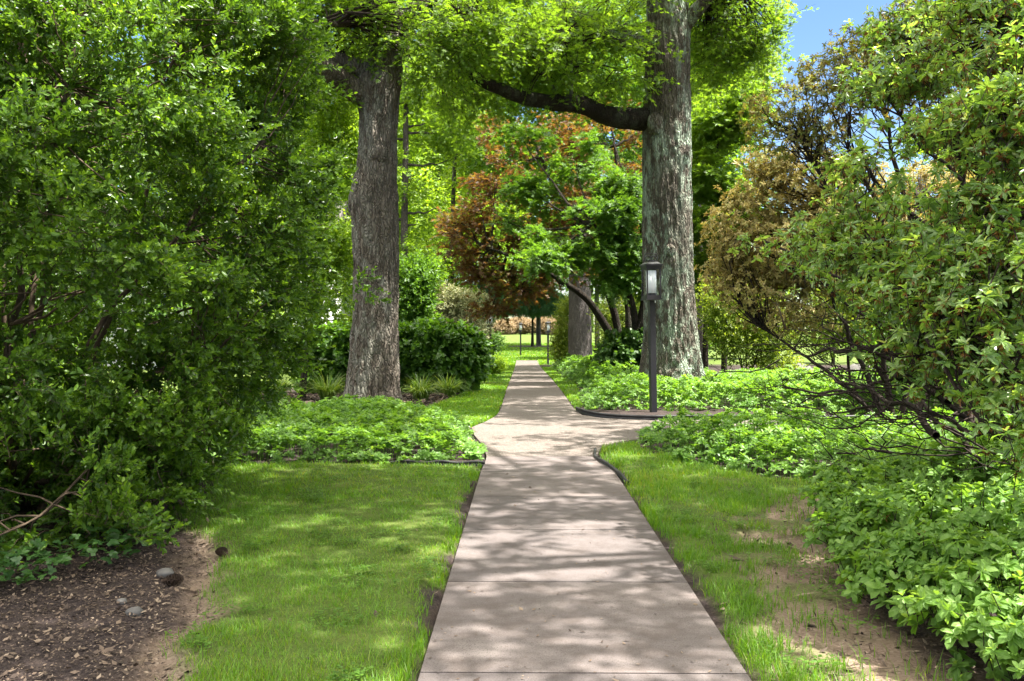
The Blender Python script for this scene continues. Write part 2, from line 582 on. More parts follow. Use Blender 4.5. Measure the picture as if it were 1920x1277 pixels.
LAWN_R = [(1.0, 2.0), (1.0, 9.9), (.90, 10.9), (1.0, 11.7), (1.5, 12.3), (1.65, 11.4), (2.1, 9.9), (2.6, 9.3), (3.0, 8.6), (2.7, 7.6), (2.25, 6.6), (1.95, 5.8), (1.8, 5.0), (1.9, 4.5), (1.8, 3.6), (1.9, 2)]
DIRT_R = [(1.35, 2.0), (1.12, 3.6), (1.08, 4.6), (1.25, 5.6), (1.30, 6.3), (1.5, 7.0), (1.75, 7.6), (2.1, 8.3), (2.9, 8.5), (2.7, 7.4), (2.3, 6.5), (2.1, 5.6), (2.1, 4.6), (2.1, 2)]
STRIP_L = [(-.45, 15.6), (-.45, 66), (-2.2, 66), (-1.9, 40), (-1.5, 28), (-1.5, 22), (-1.9, 17.6), (-1.35, 15.6), (-.85, 14.4)]
STRIP_R = [(1.0, 17.2), (.98, 30), (1.0, 52), (1.6, 52), (1.5, 36), (1.55, 27), (1.35, 22), (1.2, 18.5)]


def regions(x, y):
    jit = (fbm(np.stack([x * 2.5, y * 2.5, 0 * x], -1), 3, 5) - .5)
    jit2 = (fbm(np.stack([x * 9, y * 9, 0 * x], -1), 2, 9) - .5)
    d = .5 * jit + .25 * jit2
    ll = sdist(x, y, LAWN_L) + d * .6
    lr = sdist(x, y, LAWN_R) + d * .5
    dr = sdist(x, y, DIRT_R) + d * 1.1
    sl = sdist(x, y, STRIP_L) + d * .3
    sr = sdist(x, y, STRIP_R) + d * .2
    lawn = smooth(-.04, .10, ll)
    lawn = np.maximum(lawn, smooth(-.04, .1, lr))
    lawn = np.maximum(lawn, smooth(-.04, .1, sl))
    lawn = np.maximum(lawn, smooth(-.04, .1, sr))
    far = smooth(56, 60, y + 0 * x) * 1.0
    far = np.maximum(far, smooth(-6.2, -7, x) * smooth(16, 20, y))
    ring = np.hypot((x - .9) / 2.6, (y - 90) / 3.2)
    far = far * smooth(.9, 1.05, ring)
    lawn = np.maximum(lawn, far)
    # worn tan strip where the lawn meets the mulch, and the bare patch right of the walk
    edge = np.exp(-(np.abs(ll - .0) / .11) ** 2) * smooth(-2.6, -2.2, x) * smooth(3.0, 4.0, y) * (1 - smooth(7.2, 7.8, y)) * (x < -.8)
    dirt = np.maximum(smooth(-.10, .22, dr) * (.4 + .6 * smooth(.35, .6, fbm(np.stack([x * 3, y * 3, 0 * x], -1), 3, 77))), edge)
    return lawn, dirt


def graded(a, b, step, lo, hi, g=1.16):
    core = list(np.arange(a, b + 1e-6, step))
    l, s_ = [], step
    v = a
    while v > lo:
        s_ *= g
        v -= s_
        l.append(v)
    r, s_ = [], step
    v = b
    while v < hi:
        s_ *= g
        v += s_
        r.append(v)
    return np.array(l[::-1] + core + r)


gx = graded(-5.5, 5.5, .06, -900, 900)
gx[np.argmin(abs(gx + .49))] = -.49
gx[np.argmin(abs(gx - 1.02))] = 1.02
gy = np.concatenate([graded(1.5, 17, .06, -200, 17.0, 1.3), graded(17, 30, .15, 17.01, 2500, 1.07)[1:]])
gy = np.unique(np.round(gy, 4))
X, Y = np.meshgrid(gx, gy, indexing='ij')
xf, yf = X.ravel(), Y.ravel()
lawnA, dirtA = regions(xf, yf)
sp = sdist(xf, yf, PATH)
zf = G(xf, yf)
near = (1 - smooth(30, 60, yf)) * (1 - smooth(8, 14, abs(xf)))
zf = zf + near * (.05 * (fbm(np.stack([xf * .9, yf * .9, 0 * xf], -1), 3, 3) - .5) + .018 * (fbm(np.stack([xf * 8, yf * 8, 0 * xf], -1), 2, 4) - .5)) - .01
zf = zf - .03 * dirtA + .02 * lawnA * near
zf = np.where(sp > .01, G(xf, yf) - .12, np.where(sp > -.08, np.minimum(zf, G(xf, yf) - .02), zf))
nx, ny = len(gx), len(gy)
i = np.arange(nx - 1)[:, None] * ny
j = np.arange(ny - 1)[None]
f = np.stack([i + j, i + ny + j, i + ny + j + 1, i + j + 1], -1).reshape(-1, 4)
mb = MB()
mb.add(np.stack([xf, yf, zf], -1), f)
ground = mb.build("ground", M['earth'], None, True)
tag(ground, "mulch, lawn soil and bare dirt ground of the garden", None, None, "structure")
for nm, arr in (("lawn", lawnA), ("dirt", dirtA)):
    a = ground.data.attributes.new(nm, 'FLOAT', 'POINT')
    a.data.foreach_set("value", arr.astype(np.float32))


def gz(x, y):                              # ground height used by plants
    return G(x, y) - .01


# concrete slabs, each a panel of the walk with a tooled joint between
def slab_sheet(mb, pl, pr, th=.10, mi=0):
    """strip between two edge polylines (same count) with top at G and skirts"""
    pl, pr = np.array(pl, float), np.array(pr, float)
    k = 9
    rows = []
    for a, b in zip(pl, pr):
        t = np.linspace(0, 1, k)[:, None]
        p = a * (1 - t) + b * t
        rows.append(np.column_stack([p, G(p[:, 0], p[:, 1])]))
    v = np.array(rows)
    n = len(v)
    low = v.copy()
    low[..., 2] -= th
    bev = v.copy()
    vv = np.concatenate([v.reshape(-1, 3), low.reshape(-1, 3)])
    o = n * k
    i = np.arange(n - 1)[:, None] * k
    j = np.arange(k - 1)[None]
    f = [np.stack([i + j, i + j + 1, i + k + j + 1, i + k + j], -1).reshape(-1, 4)]
    for c in (0, k - 1):
        ii = np.arange(n - 1) * k + c
        f.append(np.stack([ii, ii + k, ii + k + o, ii + o], -1))
    for r in (0, n - 1):
        jj = np.arange(k - 1) + r * k
        f.append(np.stack([jj, jj + 1, jj + 1 + o, jj + o], -1))
    mb.add(vv, np.concatenate(f), rng.random(), mi)


def edge_x(poly, y):
    p = np.array(poly)
    return np.interp(y, p[:, 1], p[:, 0])


mb = MB()
ys = [-3.2, -1.66, -.12, 1.05, 2.51, 4.025, 5.49, 6.94, 8.34, 9.80, 11.0]
ER = [(x, y) for x, y in PATH_R[:3]]
for a, b in zip(ys[:-1], ys[1:]):
    yy = np.linspace(a + .006, b - .006, 5)
    slab_sheet(mb, [(edge_x(PATH_L, y), y) for y in yy], [(edge_x(ER, min(y, 10.9)), y) for y in yy])
walk = mb.build("path", M['concrete'])
tag(walk, "pale brown concrete garden walk in square slabs", None, None, "structure")
mb = MB()
PL2 = [(x, y) for x, y in PATH_L[2:]]
yy = np.concatenate([np.arange(11.008, 16.3, .22), [16.35]])
RR = [(.87, 10.9), (.98, 11.8), (1.30, 12.5), (1.9, 12.99), (2.2, 13.05), (2.2, 15.58), (2.0, 15.6), (1.35, 15.85), (1.05, 16.6), (.97, 18.0)]
slab_sheet(mb, [(edge_x(PL2, y), y) for y in yy], [(edge_x(RR, y), y) for y in yy])
slab_sheet(mb, [(2.212, 13.06), (7.5, 13.2)], [(2.212, 15.57), (7.5, 15.55)])
FR = [(1.05, 16.3), (.97, 18.0), (.97, 30), (1.0, 45), (.98, 66)]
jy = [16.36, 18.4, 21, 24, 27, 30, 33.5, 37, 40.5, 44, 48, 52, 56, 61, 66]
for a, b in zip(jy[:-1], jy[1:]):
    y2 = np.linspace(a + .006, b - .006, 4)
    slab_sheet(mb, [(edge_x(PL2, y), y) for y in y2], [(edge_x(FR, y), y) for y in y2])
walk2 = mb.build("footpath", M['aggregate'])
tag(walk2, "brown exposed aggregate path and side walk beyond the concrete", None, None, "structure")


def edging(pts, label, h=.085, r=.022):
    p = np.array(pts, float)
    tt = np.linspace(0, 1, 40)
    s_ = np.concatenate([[0], np.cumsum(np.linalg.norm(np.diff(p, axis=0), axis=1))])
    s_ /= s_[-1]
    x, y = np.interp(tt, s_, p[:, 0]), np.interp(tt, s_, p[:, 1])
    for _ in range(3):
        x[1:-1] = (x[:-2] + 2 * x[1:-1] + x[2:]) / 4
        y[1:-1] = (y[:-2] + 2 * y[1:-1] + y[2:]) / 4
    z = G(x, y) + h - r + .008 * np.sin(tt * 17)
    mb = MB()
    c = np.stack([x, y, z], -1)
    mb.tube(c, r, 8)
    d = nrm(np.gradient(c, axis=0))
    sd = np.stack([-d[:, 1], d[:, 0], 0 * x], -1) * .007
    lo = c.copy()
    lo[:, 2] = G(x, y) - .06
    v = np.concatenate([c - sd, c + sd, lo + sd, lo - sd])
    k = np.arange(39)
    fs = []
    for q in range(4):
        q2 = (q + 1) % 4
        fs.append(np.stack([k + q * 40, k + 1 + q * 40, k + 1 + q2 * 40, k + q2 * 40], -1))
    mb.add(v, np.concatenate(fs))
    return tag(mb.build("edging_strip", M['rubber'], None, True), label, "edging", "black edging strips along the walk")


edging([(.99, 17.2), (1.06, 16.55), (1.33, 15.80), (2.0, 15.52), (4.0, 15.5), (7.4, 15.45)], "long black edging strip along the bed at the foot of the front lamp post")
edging([(.90, 11.5), (.845, 10.9), (.89, 10.45), (.98, 9.9), (1.02, 9.0)], "short curved black edging strip where the concrete walk widens by the grass", .042, .016)
edging([(-.43, 10.32), (-.9, 10.36), (-1.5, 10.38)], "low black edging strip between left lawn and ground cover island", .035, .016)

class Sub:                                 # adds woody pieces to a crown with its own material slot
    def __init__(s, mb, mi):
        s.mb, s.mi = mb, mi

    def tube(s, pts, rad, n=6):
        s.mb.tube(pts, rad, n, s.mi)

    def sticks(s, P, Q, r0, r1, bow=None, seg=1):
        s.mb.sticks(P, Q, r0, r1, s.mi, bow, seg)


# ------------------------------------------------------------------ leaf shapes
def T_oval(w=.3, fold=.08, curl=.12, wide=.4):
    return (np.array([[0, 0, 0], [w * .92, wide * .7, fold], [w * .8, wide + .3, fold * .8 - curl * .4], [0, 1, -curl], [-w * .8, wide + .3, fold * .8 - curl * .4], [-w * .92, wide * .7, fold], [0, .5, 0]], float),
            np.array([[0, 1, 2, 6], [6, 2, 3, 4], [0, 6, 4, 5]]))


def T_kite(w=.3, curl=.08, wide=.45):
    return np.array([[0, 0, 0], [w, wide, .06], [0, 1, -curl], [-w, wide, .06]], float), np.array([[0, 1, 2, 3]])


def T_palm(n=5, spread=100, w=.13):
    v, f = [], []
    for k in range(n):
        a = math.radians(-spread + 2 * spread * k / (n - 1))
        L = 1 - .45 * abs(a) / math.radians(spread)
        d, p = np.array([math.sin(a), math.cos(a), 0]), np.array([math.cos(a), -math.sin(a), 0])
        b = np.array([0, .12, 0.])
        o = len(v)
        v += [b - d * .1, b + d * L * .5 * .9 + p * w, b + d * L * .88 + np.array([0, 0, -.08]), b + d * L * .5 * .9 - p * w]
        f.append([o, o + 1, o + 2, o + 3])
    return np.array(v, float), np.array(f)


def T_oak():
    v, f = [], []

    def kite(b, a, L, w):
        a = math.radians(a)
        d, p = np.array([math.sin(a), math.cos(a), 0]), np.array([math.cos(a), -math.sin(a), 0])
        o = len(v)
        b = np.array(b, float)
        v.extend([b, b + d * L * .55 + p * w, b + d * L + np.array([0, 0, -.05]), b + d * L * .55 - p * w])
        f.append([o, o + 1, o + 2, o + 3])
    kite((0, 0, 0), 0, 1, .12)
    for s_ in (-1, 1):
        kite((0, .22, 0), 62 * s_, .42, .075)
        kite((0, .45, 0), 48 * s_, .42, .085)
    return np.array(v), np.array(f)


OVAL = T_oval(.27, .08, .12)
PRIV = T_oval(.28, .10, .05, .45)
RHO = T_oval(.2, .05, .22, .5)
RHOW = T_oval(.28, .06, .2, .48)
HYD = T_oval(.42, .07, .3, .3)
KITE = T_kite(.3)
THIN = T_kite(.1)
PALM = T_palm()
OAK = T_oak()


def blob_pts(blobs, n, inner=.7, zmin=None, up=None):
    b = np.array([list(q)[:6] for q in blobs], float)
    wt = np.array([q[6] if len(q) > 6 else 1 for q in blobs], float) * (b[:, 3] * b[:, 4] + b[:, 4] * b[:, 5] + b[:, 3] * b[:, 5])
    k = rng.choice(len(b), n, p=wt / wt.sum())
    d = nrm(rng.normal(size=(n, 3)))
    if up is not None:
        fl = (d[:, 2] < 0) & (rng.random(n) < up)
        d[fl, 2] *= -1
    r = (inner ** 3 + (1.06 ** 3 - inner ** 3) * rng.random(n)) ** (1 / 3)
    p = b[k, :3] + d * r[:, None] * b[k, 3:6]
    o = nrm(d / b[k, 3:6])
    if zmin is not None:
        m = p[:, 2] > zmin
        p, o, k = p[m], o[m], k[m]
    return p, o, k


def shoots(P, D, L, n, ang=50, ripple=.15, mode='alt', droop=0., start=.12, upb=.6, jit=.25):
    Mn = len(P)
    tt = start + (1 - start) * (np.arange(n) + .6) / n
    tt = tt[None] + rng.normal(0, .02, (Mn, n))
    L = np.broadcast_to(np.asarray(L, float), (Mn,))
    pos = P[:, None] + D[:, None] * (L[:, None] * tt)[..., None]
    pos[..., 2] -= droop * L[:, None] * tt ** 2
    up = np.array([0, 0, 1.]) + rng.normal(0, .25, (Mn, 3))
    e1 = nrm(np.cross(D, up))
    e2 = np.cross(e1, D)
    if mode == 'alt':
        ph = np.where(np.arange(n) % 2 == 0, 0, np.pi)[None] + rng.normal(0, .45, (Mn, n))
    else:
        ph = np.arange(n)[None] * 2.39996 + rng.random((Mn, 1)) * 6.28 + rng.normal(0, .2, (Mn, n))
    rad = e1[:, None] * np.cos(ph)[..., None] + e2[:, None] * np.sin(ph)[..., None]
    a = np.radians(ang + rng.normal(0, 14, (Mn, n)))
    a = a * (1.12 - .5 * tt)
    d = D[:, None] * np.cos(a)[..., None] + rad * np.sin(a)[..., None]
    nn = D[:, None] * np.sin(a)[..., None] - rad * np.cos(a)[..., None]
    nn = nn * (1 - upb) + np.array([0, 0, 1.]) * upb + rng.normal(0, jit, (Mn, n, 3))
    return pos.reshape(-1, 3), d.reshape(-1, 3), nn.reshape(-1, 3), np.clip(tt, 0, 1).reshape(-1)


def curve(a, b, bow, k=8, wob=0.):
    t_ = np.linspace(0, 1, k)[:, None]
    p = np.asarray(a) * (1 - t_) + np.asarray(b) * t_ + np.asarray(bow) * 4 * t_ * (1 - t_)
    if wob:
        n = rng.normal(0, wob, (k, 3))
        n[0] = 0
        n[-1] *= .3
        p = p + n
    return p


def spray_crown(mb, cen, outw, per, L, n, leaf, size, ang=55, mode='alt', up=.15, outb=.7, rand=.8, droop=.15, twig=None, upb=.6, szvar=.2, mi=0, tipcol=.0, spread=.12):
    N = len(cen)
    P = np.repeat(cen, per, 0) + rng.normal(0, spread, (N * per, 3)) * np.array([1, 1, .7])
    D = nrm(np.repeat(outw, per, 0) * outb + rng.normal(0, rand, (N * per, 3)) * np.array([1, 1, .6]) + np.array([0, 0, up]))
    Ls = L * rng.uniform(.6, 1.25, N * per)
    p, d, nn, tt = shoots(P, D, Ls, n, ang, mode=mode, droop=droop, upb=upb)
    cl = np.repeat(rng.random(N), per * n)
    r = np.clip(.35 * cl + .65 * rng.random(len(p)) + tipcol * (tt - .6), 0, 1)
    mb.leaves(leaf, p, d, nn, size * rng.uniform(1 - szvar, 1 + szvar, len(p)) * (1.08 - .35 * tt ** 3), r, mi)
    return P, D, Ls


def gapfilter(p, scale, thr, seed):
    return fbm(p * scale + 50, 2, seed) > thr


# ------------------------------------------------------------------ the two big oaks and other trunks
def trunk_mesh(prof, n=72, dz=.05, ridge=.02, seed=0, flare=.0, z0=0.):
    """prof rows: z, cx, cy, r"""
    pr = np.array(prof, float)
    z = np.arange(pr[0, 0], pr[-1, 0] + 1e-6, dz)
    def ci(c):
        v = np.interp(z, pr[:, 0], pr[:, c])
        ker = int(.22 / dz) | 1
        pad = np.pad(v, ker // 2, mode='edge')
        return np.convolve(pad, np.ones(ker) / ker, 'valid')
    cx, cy, r = ci(1), ci(2), ci(3)
    a = np.arange(n) / n * 2 * np.pi
    Z, A = np.meshgrid(z, a, indexing='ij')
    R = r[:, None] + 0 * A
    low = np.exp(-(Z - z0) / .45)
    R = R * (1 + flare * low * (.6 + .55 * np.sin(A * 5 + seed) * np.cos(A * 2 + seed * 2)))
    q = np.stack([np.cos(A) * R * 13, np.sin(A) * R * 13, Z * 1.9], -1).reshape(-1, 3)
    warp = (fbm(q * .25, 2, seed + 3) - .5)[:, None] * 2.5
    rd = 1 - abs(vnoise(q + warp, seed) * 2 - 1)
    rd2 = fbm(q * np.array([2.2, 2.2, 1.5]), 2, seed + 8)
    disp = ridge * (rd - .55) * 1.0 + ridge * .7 * (rd2 - .5)
    lump = .09 * (fbm(np.stack([np.cos(A) * 1.3, np.sin(A) * 1.3, Z * .8], -1).reshape(-1, 3), 2, seed + 20) - .5)
    R = R + disp.reshape(R.shape) + lump.reshape(R.shape) * r[:, None]
    v = np.stack([cx[:, None] + R * np.cos(A), cy[:, None] + R * np.sin(A), Z], -1).reshape(-1, 3)
    i = np.arange(len(z) - 1)[:, None] * n
    j = np.arange(n)[None]
    j2 = (j + 1) % n
    return v, np.stack([i + j, i + j2, i + n + j2, i + n + j], -1).reshape(-1, 4)


def knot(mb, c, d, r, seed):               # healed branch scar: a low bulge with a rim
    c, d = np.asarray(c, float), np.asarray(d, float)
    mb.blob(c, (r, r * .45 if abs(d[1]) > .5 else r, r), seed, 20, 12, .2, 2.)


def oak_limb(mb, pts, r0, r1, n=14, seed=0):
    p = np.array(pts, float)
    s_ = np.concatenate([[0], np.cumsum(np.linalg.norm(np.diff(p, axis=0), axis=1))])
    k = max(8, int(s_[-1] / .14))
    tt = np.linspace(0, s_[-1], k)
    q = np.stack([np.interp(tt, s_, p[:, c]) for c in range(3)], -1)
    for _ in range(5):
        q[1:-1] = (q[:-2] + 2 * q[1:-1] + q[2:]) / 4
    q = q + (np.stack([fbm(q * 1.5 + 9 * c, 2, seed + c) for c in range(3)], -1) - .5) * .12
    r = r0 + (r1 - r0) * (tt / s_[-1]) ** .8
    r = r * (1 + .25 * (fbm(q * 4, 2, seed + 7) - .5))
    mb.tube(q, r, n)
    return q


def leafy_limb(trunk_parent, mat, root, pts, r0, r1, seed):
    mb = MB()
    q = oak_limb(mb, pts, r0, r1, 14, seed)
    mb.build("limb", mat, trunk_parent, True)
    return q




def big_oak(label, base, prof, mat, limbs, blobs, sprays, shade_n, seed, flare, lm, burls=()):
    root = thing("oak_tree", label, "tree", base, "mature oak trees")
    v, f = trunk_mesh(prof, 160, .03, .06, seed, flare)
    mb = MB()
    mb.add(v, f)
    tr = mb.build("trunk", mat, root, True)
    cr = MB()
    tw = Sub(cr, 1)
    hosts = []
    for li, (pts, r0, r1) in enumerate(limbs):
        m2 = MB()
        q = oak_limb(m2, pts, r0, r1, 14, seed + li)
        m2.build("limb", M['dark_bark'] if pts[0][2] > 6 and r0 >= .3 and li == 0 and seed == 8 else mat, root, True)
        hosts.append(q[len(q) // 3:])
    host = np.concatenate(hosts)
    # in-view sprays
    if sprays:
        p, o, k = blob_pts(sprays, 780, .15)
        m = gapfilter(p, 1.1, .54, seed)
        p, o = p[m], o[m]
        o = nrm(o * .4 + np.array([0, 0, -.1]))
        P, D, Ls = spray_crown(cr, p, o, 6, .55, 7, OAK, .15, 55, 'alt', .0, .5, .9, .28, spread=.25, upb=.7)
        tw.sticks(P, P + D * Ls[:, None], .006, .002)
        for c in p[rng.choice(len(p), min(len(p), 260), False)]:
            h = host[np.argmin(np.linalg.norm(host - c, axis=1) + rng.random(len(host)) * 1.5)]
            L = np.linalg.norm(c - h)
            if L < 5.5:
                tw.tube(curve(h, c, (0, 0, .12 * L), 7, .05 * L / 2), np.linspace(.012 + .006 * L, .006, 7), 5)
    # high crown, mostly above the frame: it throws the dappled shade
    p, o, k = blob_pts(blobs, shade_n, .35)
    m = gapfilter(p, .38, .51, seed + 40)
    p, o = p[m], o[m]
    spray_crown(cr, p, o, 5, .6, 6, KITE, .19, 55, 'alt', 0, .5, .9, .25, spread=.3)
    for b in blobs:
        top = np.array(prof[-1][1:3] + (prof[-1][0],)) + rng.normal(0, .1, 3)
        m2 = curve(top - np.array([0, 0, rng.uniform(.0, 3)]), b[:3], (0, 0, .5), 9, .12)
        tw.tube(m2, np.linspace(.16, .03, 9), 7)
        pb = p[rng.choice(len(p), 14)]
        for c in pb:
            if np.linalg.norm(c - np.array(b[:3])) < 4.0:
                tw.tube(curve(m2[6], c, (0, 0, .2), 6, .08), np.linspace(.035, .008, 6), 4)
    cr.build("crown", [lm, M['twig_dark']], root)
    for c, r in burls:
        m3 = MB()
        m3.blob(c, r, int(abs(c[2] * 10)), 24, 14, .25, 2.2)
        m3.build("burl", mat, root, True)
    return root


# left oak, at the ground cover island
YO = 18.4
def prof_px(rows, Y, zb):
    out_ = []
    for y, xl, xr in rows:
        z = EYE - (y - 620) / F * Y
        out_.append((z, ((xl + xr) / 2 - 981) / F * Y, Y, (xr - xl) / 2 / F * Y))
    out_.sort()
    out_[0] = (zb,) + out_[0][1:]
    return out_


lp = prof_px([(772, 646, 746), (735, 652, 745), (680, 657, 744), (600, 661, 744), (500, 664, 745), (430, 662, 746), (400, 660, 746), (375, 655, 744), (350, 660, 742), (320, 668, 741), (270, 674, 742), (220, 676, 744), (185, 672, 747), (150, 674, 752), (120, 690, 753), (60, 695, 750), (0, 699, 748)], YO, -.12)
lp += [(10.5, lp[-1][1] + .05, YO, .46), (13, lp[-1][1] + .1, YO, .36)]
cxl = lp[-3][1]


def A(px, py, Y):
    return tuple(at(px, py, Y))


left_limbs = [
    ([A(700, 185, YO), A(660, 165, YO - .2), A(630, 145, YO - .5), A(608, 128, YO - .9), A(560, 95, YO - 1.6), A(500, 40, YO - 2.6), A(430, -20, YO - 3.5)], .27, .10),
    ([A(700, 140, YO), A(660, 118, YO + .1), A(622, 112, YO), A(580, 70, YO - .2), A(520, 10, YO - .5)], .22, .08),
    ([A(735, 60, YO), A(790, 10, YO + .3), A(850, -60, YO + .8), A(960, -140, YO + 1.2)], .2, .07),
    ([A(720, 45, YO - .2), A(640, 45, YO - .9), A(570, 42, YO - 1.6), A(520, 30, YO - 2.1)], .07, .03),
]
left_sprays = [(*A(610, 40, YO + .4), .9, 1.4, .6), (*A(585, 120, YO + .8), .5, 1.0, .25, .5), (*A(800, 60, YO), 1.2, 1.5, .8, .7),
               (*A(840, 130, YO + .4), .9, 1.4, .35, .5), (*A(930, 60, YO + 1), 1.2, 1.6, .7), (*A(640, 175, YO + .5), .5, .8, .3), (*A(880, 190, YO + 2), .8, 1.2, .25, .5)]
left_blobs = [(cxl + dx, YO + dy, dz, r, r, rz) for dx, dy, dz, r, rz in [(-4, -3, 12, 3.2, 2.2), (3.5, -5.0, 13.0, 3.4, 2.2), (0, 3, 13.5, 3.6, 2.4), (4, 4, 12.5, 3.2, 2.2), (-5, 3, 13, 3, 2.2), (0, -1, 17, 4, 2.5)]]
big_oak("tall oak with brown furrowed trunk standing in the left ground cover island", (cxl, YO, -.02), lp, M['oak_bark'], left_limbs, left_blobs, left_sprays, 1150, 3, .26, M['oak_leaf'], [(A(712, 288, YO - .36), (.16, .09, .17)), (A(676, 345, YO - .15), (.16, .22, .3)), (A(664, 385, YO), (.12, .2, .2)), (A(738, 372, YO - .05), (.1, .2, .22)), (A(704, 175, YO - .33), (.12, .08, .1))])

YR = 21.5
rp = prof_px([(745, 1196, 1326), (712, 1203, 1318), (680, 1207, 1312), (640, 1209, 1306), (560, 1209, 1300), (450, 1206, 1296), (330, 1205, 1294), (250, 1206, 1292), (170, 1208, 1291), (90, 1210, 1290), (40, 1213, 1290), (0, 1214, 1284)], YR, -.12)
rp += [(11, rp[-1][1] - .1, YR, .42), (14, rp[-1][1] - .15, YR, .32)]
cxr = rp[-3][1]
right_limbs = [
    ([A(1240, 232, YR), A(1200, 219, YR - .1), A(1160, 222, YR - .3), A(1100, 205, YR - .6), A(1060, 190, YR - .9), A(1010, 192, YR - 1.2), A(965, 180, YR - 1.5), A(930, 165, YR - 1.8), A(900, 150, YR - 2.0), A(860, 115, YR - 2.3), A(800, 60, YR - 2.8)], .30, .07),
    ([A(1245, 100, YR), A(1200, 80, YR), A(1150, 72, YR + .1), A(1120, 66, YR + .2), A(1070, 30, YR + .4), A(1000, -40, YR + .8)], .30, .12),
    ([A(1275, 55, YR), A(1296, 35, YR - .2), A(1330, -10, YR - .4), A(1400, -90, YR - .8)], .2, .08),
    ([A(1050, 195, YR - .9), A(1030, 150, YR - 1.0), A(1000, 118, YR - 1.1), A(965, 85, YR - 1.2)], .06, .02),
    ([A(1075, 195, YR - .8), A(1072, 150, YR - .9), A(1074, 118, YR - 1), A(1060, 60, YR - 1.2)], .05, .02),
]
right_sprays = [(*A(1090, 130, YR - .4), 1.5, 1.8, .75), (*A(960, 90, YR - 1), 1.2, 1.6, .9), (*A(1130, 30, YR), 1.1, 1.6, .8), (*A(900, 200, YR), .9, 1.2, .5),
                (*A(1020, 40, YR), 1.3, 1.6, .8), (*A(1350, 30, YR + 1), 1.2, 1.6, 1.1, 1.4), (*A(1400, 90, YR + 2), .9, 1.6, .8, 1.2), (*A(1330, 120, YR + 2), .6, 1.2, .6), (*A(1440, 10, YR + 2), .5, 1.4, .5, .5)]
right_blobs = [(cxr + dx, YR + dy, dz, r, r, rz) for dx, dy, dz, r, rz in [(1, -7, 12.2, 3.6, 1.9), (3.6, -3, 13.5, 3.2, 2.2), (0, 4, 14, 3.6, 2.4), (1.0, -11.5, 13.0, 3.2, 1.7), (-2.5, -7.5, 14.0, 3.0, 1.8), (3.0, -14.5, 13.6, 2.8, 1.6)]]
big_oak("tall straight oak with pale lichen on grey trunk behind the front lamp post", (cxr, YR, -.02), rp, M['lichen_bark'], right_limbs, right_blobs, right_sprays, 1700, 8, .34, M['oak_leaf'], [(A(1288, 38, YR - .05), (.16, .2, .22)), (A(1228, 235, YR - .42), (.2, .16, .26)), (A(1256, 470, YR - .56), (.13, .08, .16))])

# ------------------------------------------------------------------ generic trees
def tree(name, label, cat, base, stems, blobs, ncl, per, n, leaf, size, mat, bark, L=.4, trunk_r=.15, thr=.44, gap=.7, group=None, nb=10, inner=.3,
         flat=False, upb=.6, droop=.15, mode='alt', twig='twig_dark', up=.1, ridge=.012, spread=.2, ang=55, tip=0.):
    """stems: list of polylines in world coords; blobs: world ellipsoids"""
    root = thing(name, label, cat, base, group)
    mb = MB()
    host = []
    for pts in stems:
        p = np.array(pts, float)
        s_ = np.concatenate([[0], np.cumsum(np.linalg.norm(np.diff(p, axis=0), axis=1))])
        k = max(10, int(s_[-1] / .25))
        q = np.stack([np.interp(np.linspace(0, s_[-1], k), s_, p[:, c]) for c in range(3)], -1)
        for _ in range(3):
            q[1:-1] = (q[:-2] + 2 * q[1:-1] + q[2:]) / 4
        q += (np.stack([fbm(q * .8 + 7 * c, 2, c) for c in range(3)], -1) - .5) * trunk_r * .8 * np.linspace(0, 1, k)[:, None]
        tt = np.linspace(0, 1, k)
        r = trunk_r * (1 - .75 * tt) * (1 + .5 * np.exp(-tt * s_[-1] / (trunk_r * 2)))
        mb.tube(q, r, 12 if trunk_r > .08 else 7)
        host.append(q[k // 4:])
    host = np.concatenate(host)
    for b in blobs:
        c = np.array(b[:3])
        h = host[np.argmin(np.linalg.norm((host - c) * np.array([1, 1, .8]), axis=1) + .5 * (host[:, 2] > c[2]))]
        q = curve(h, c, (0, 0, -.06 * np.linalg.norm(c - h)), 8, .03)
        mb.tube(q, np.linspace(max(trunk_r * .32, .012), max(trunk_r * .08, .005), 8), 6)
    mb.build("trunk", bark, root, True)
    p, o, k = blob_pts(blobs, ncl, inner, zmin=G1(base[0], base[1]) + .05)
    m = gapfilter(p, gap, thr, int(abs(base[0] * 13 + base[1] * 7)) % 97)
    p, o, k = p[m], o[m], k[m]
    if flat:
        o = nrm(o * np.array([1, 1, .25]))
    cr = MB()
    P, D, Ls = spray_crown(cr, p, o, per, L, n, leaf, size, ang, mode, up, .7, .7, droop, upb=upb, spread=spread, tipcol=tip)
    if nb:
        tw = Sub(cr, 1)
        sel = rng.choice(len(p), min(len(p), nb * len(blobs)), False)
        bc = np.array([b[:3] for b in blobs])[k[sel]]
        q0 = bc * .75 + p[sel] * .25 + rng.normal(0, .05, (len(sel), 3))
        tw.sticks(q0, p[sel], trunk_r * .08 + .003, .003, bow=rng.normal(0, .06, (len(sel), 3)), seg=3)
        if nb > 15:
            tw.sticks(P, P + D * Ls[:, None], .004, .002)
    cr.build("crown", [mat, M[twig]], root)
    return root


def pxblobs(rows, Y, dy=None, fl=1.0):
    """rows: px, py, halfwidth px, halfheight px, [depth offset m]"""
    o = []
    for r in rows:
        y = Y + (r[4] if len(r) > 4 else 0)
        c = at(r[0], r[1], y)
        rx, rz = r[2] / F * y, r[3] / F * y * fl
        o.append((c[0], c[1], c[2], rx, dy or max(rx * .8, .5), rz))
    return o


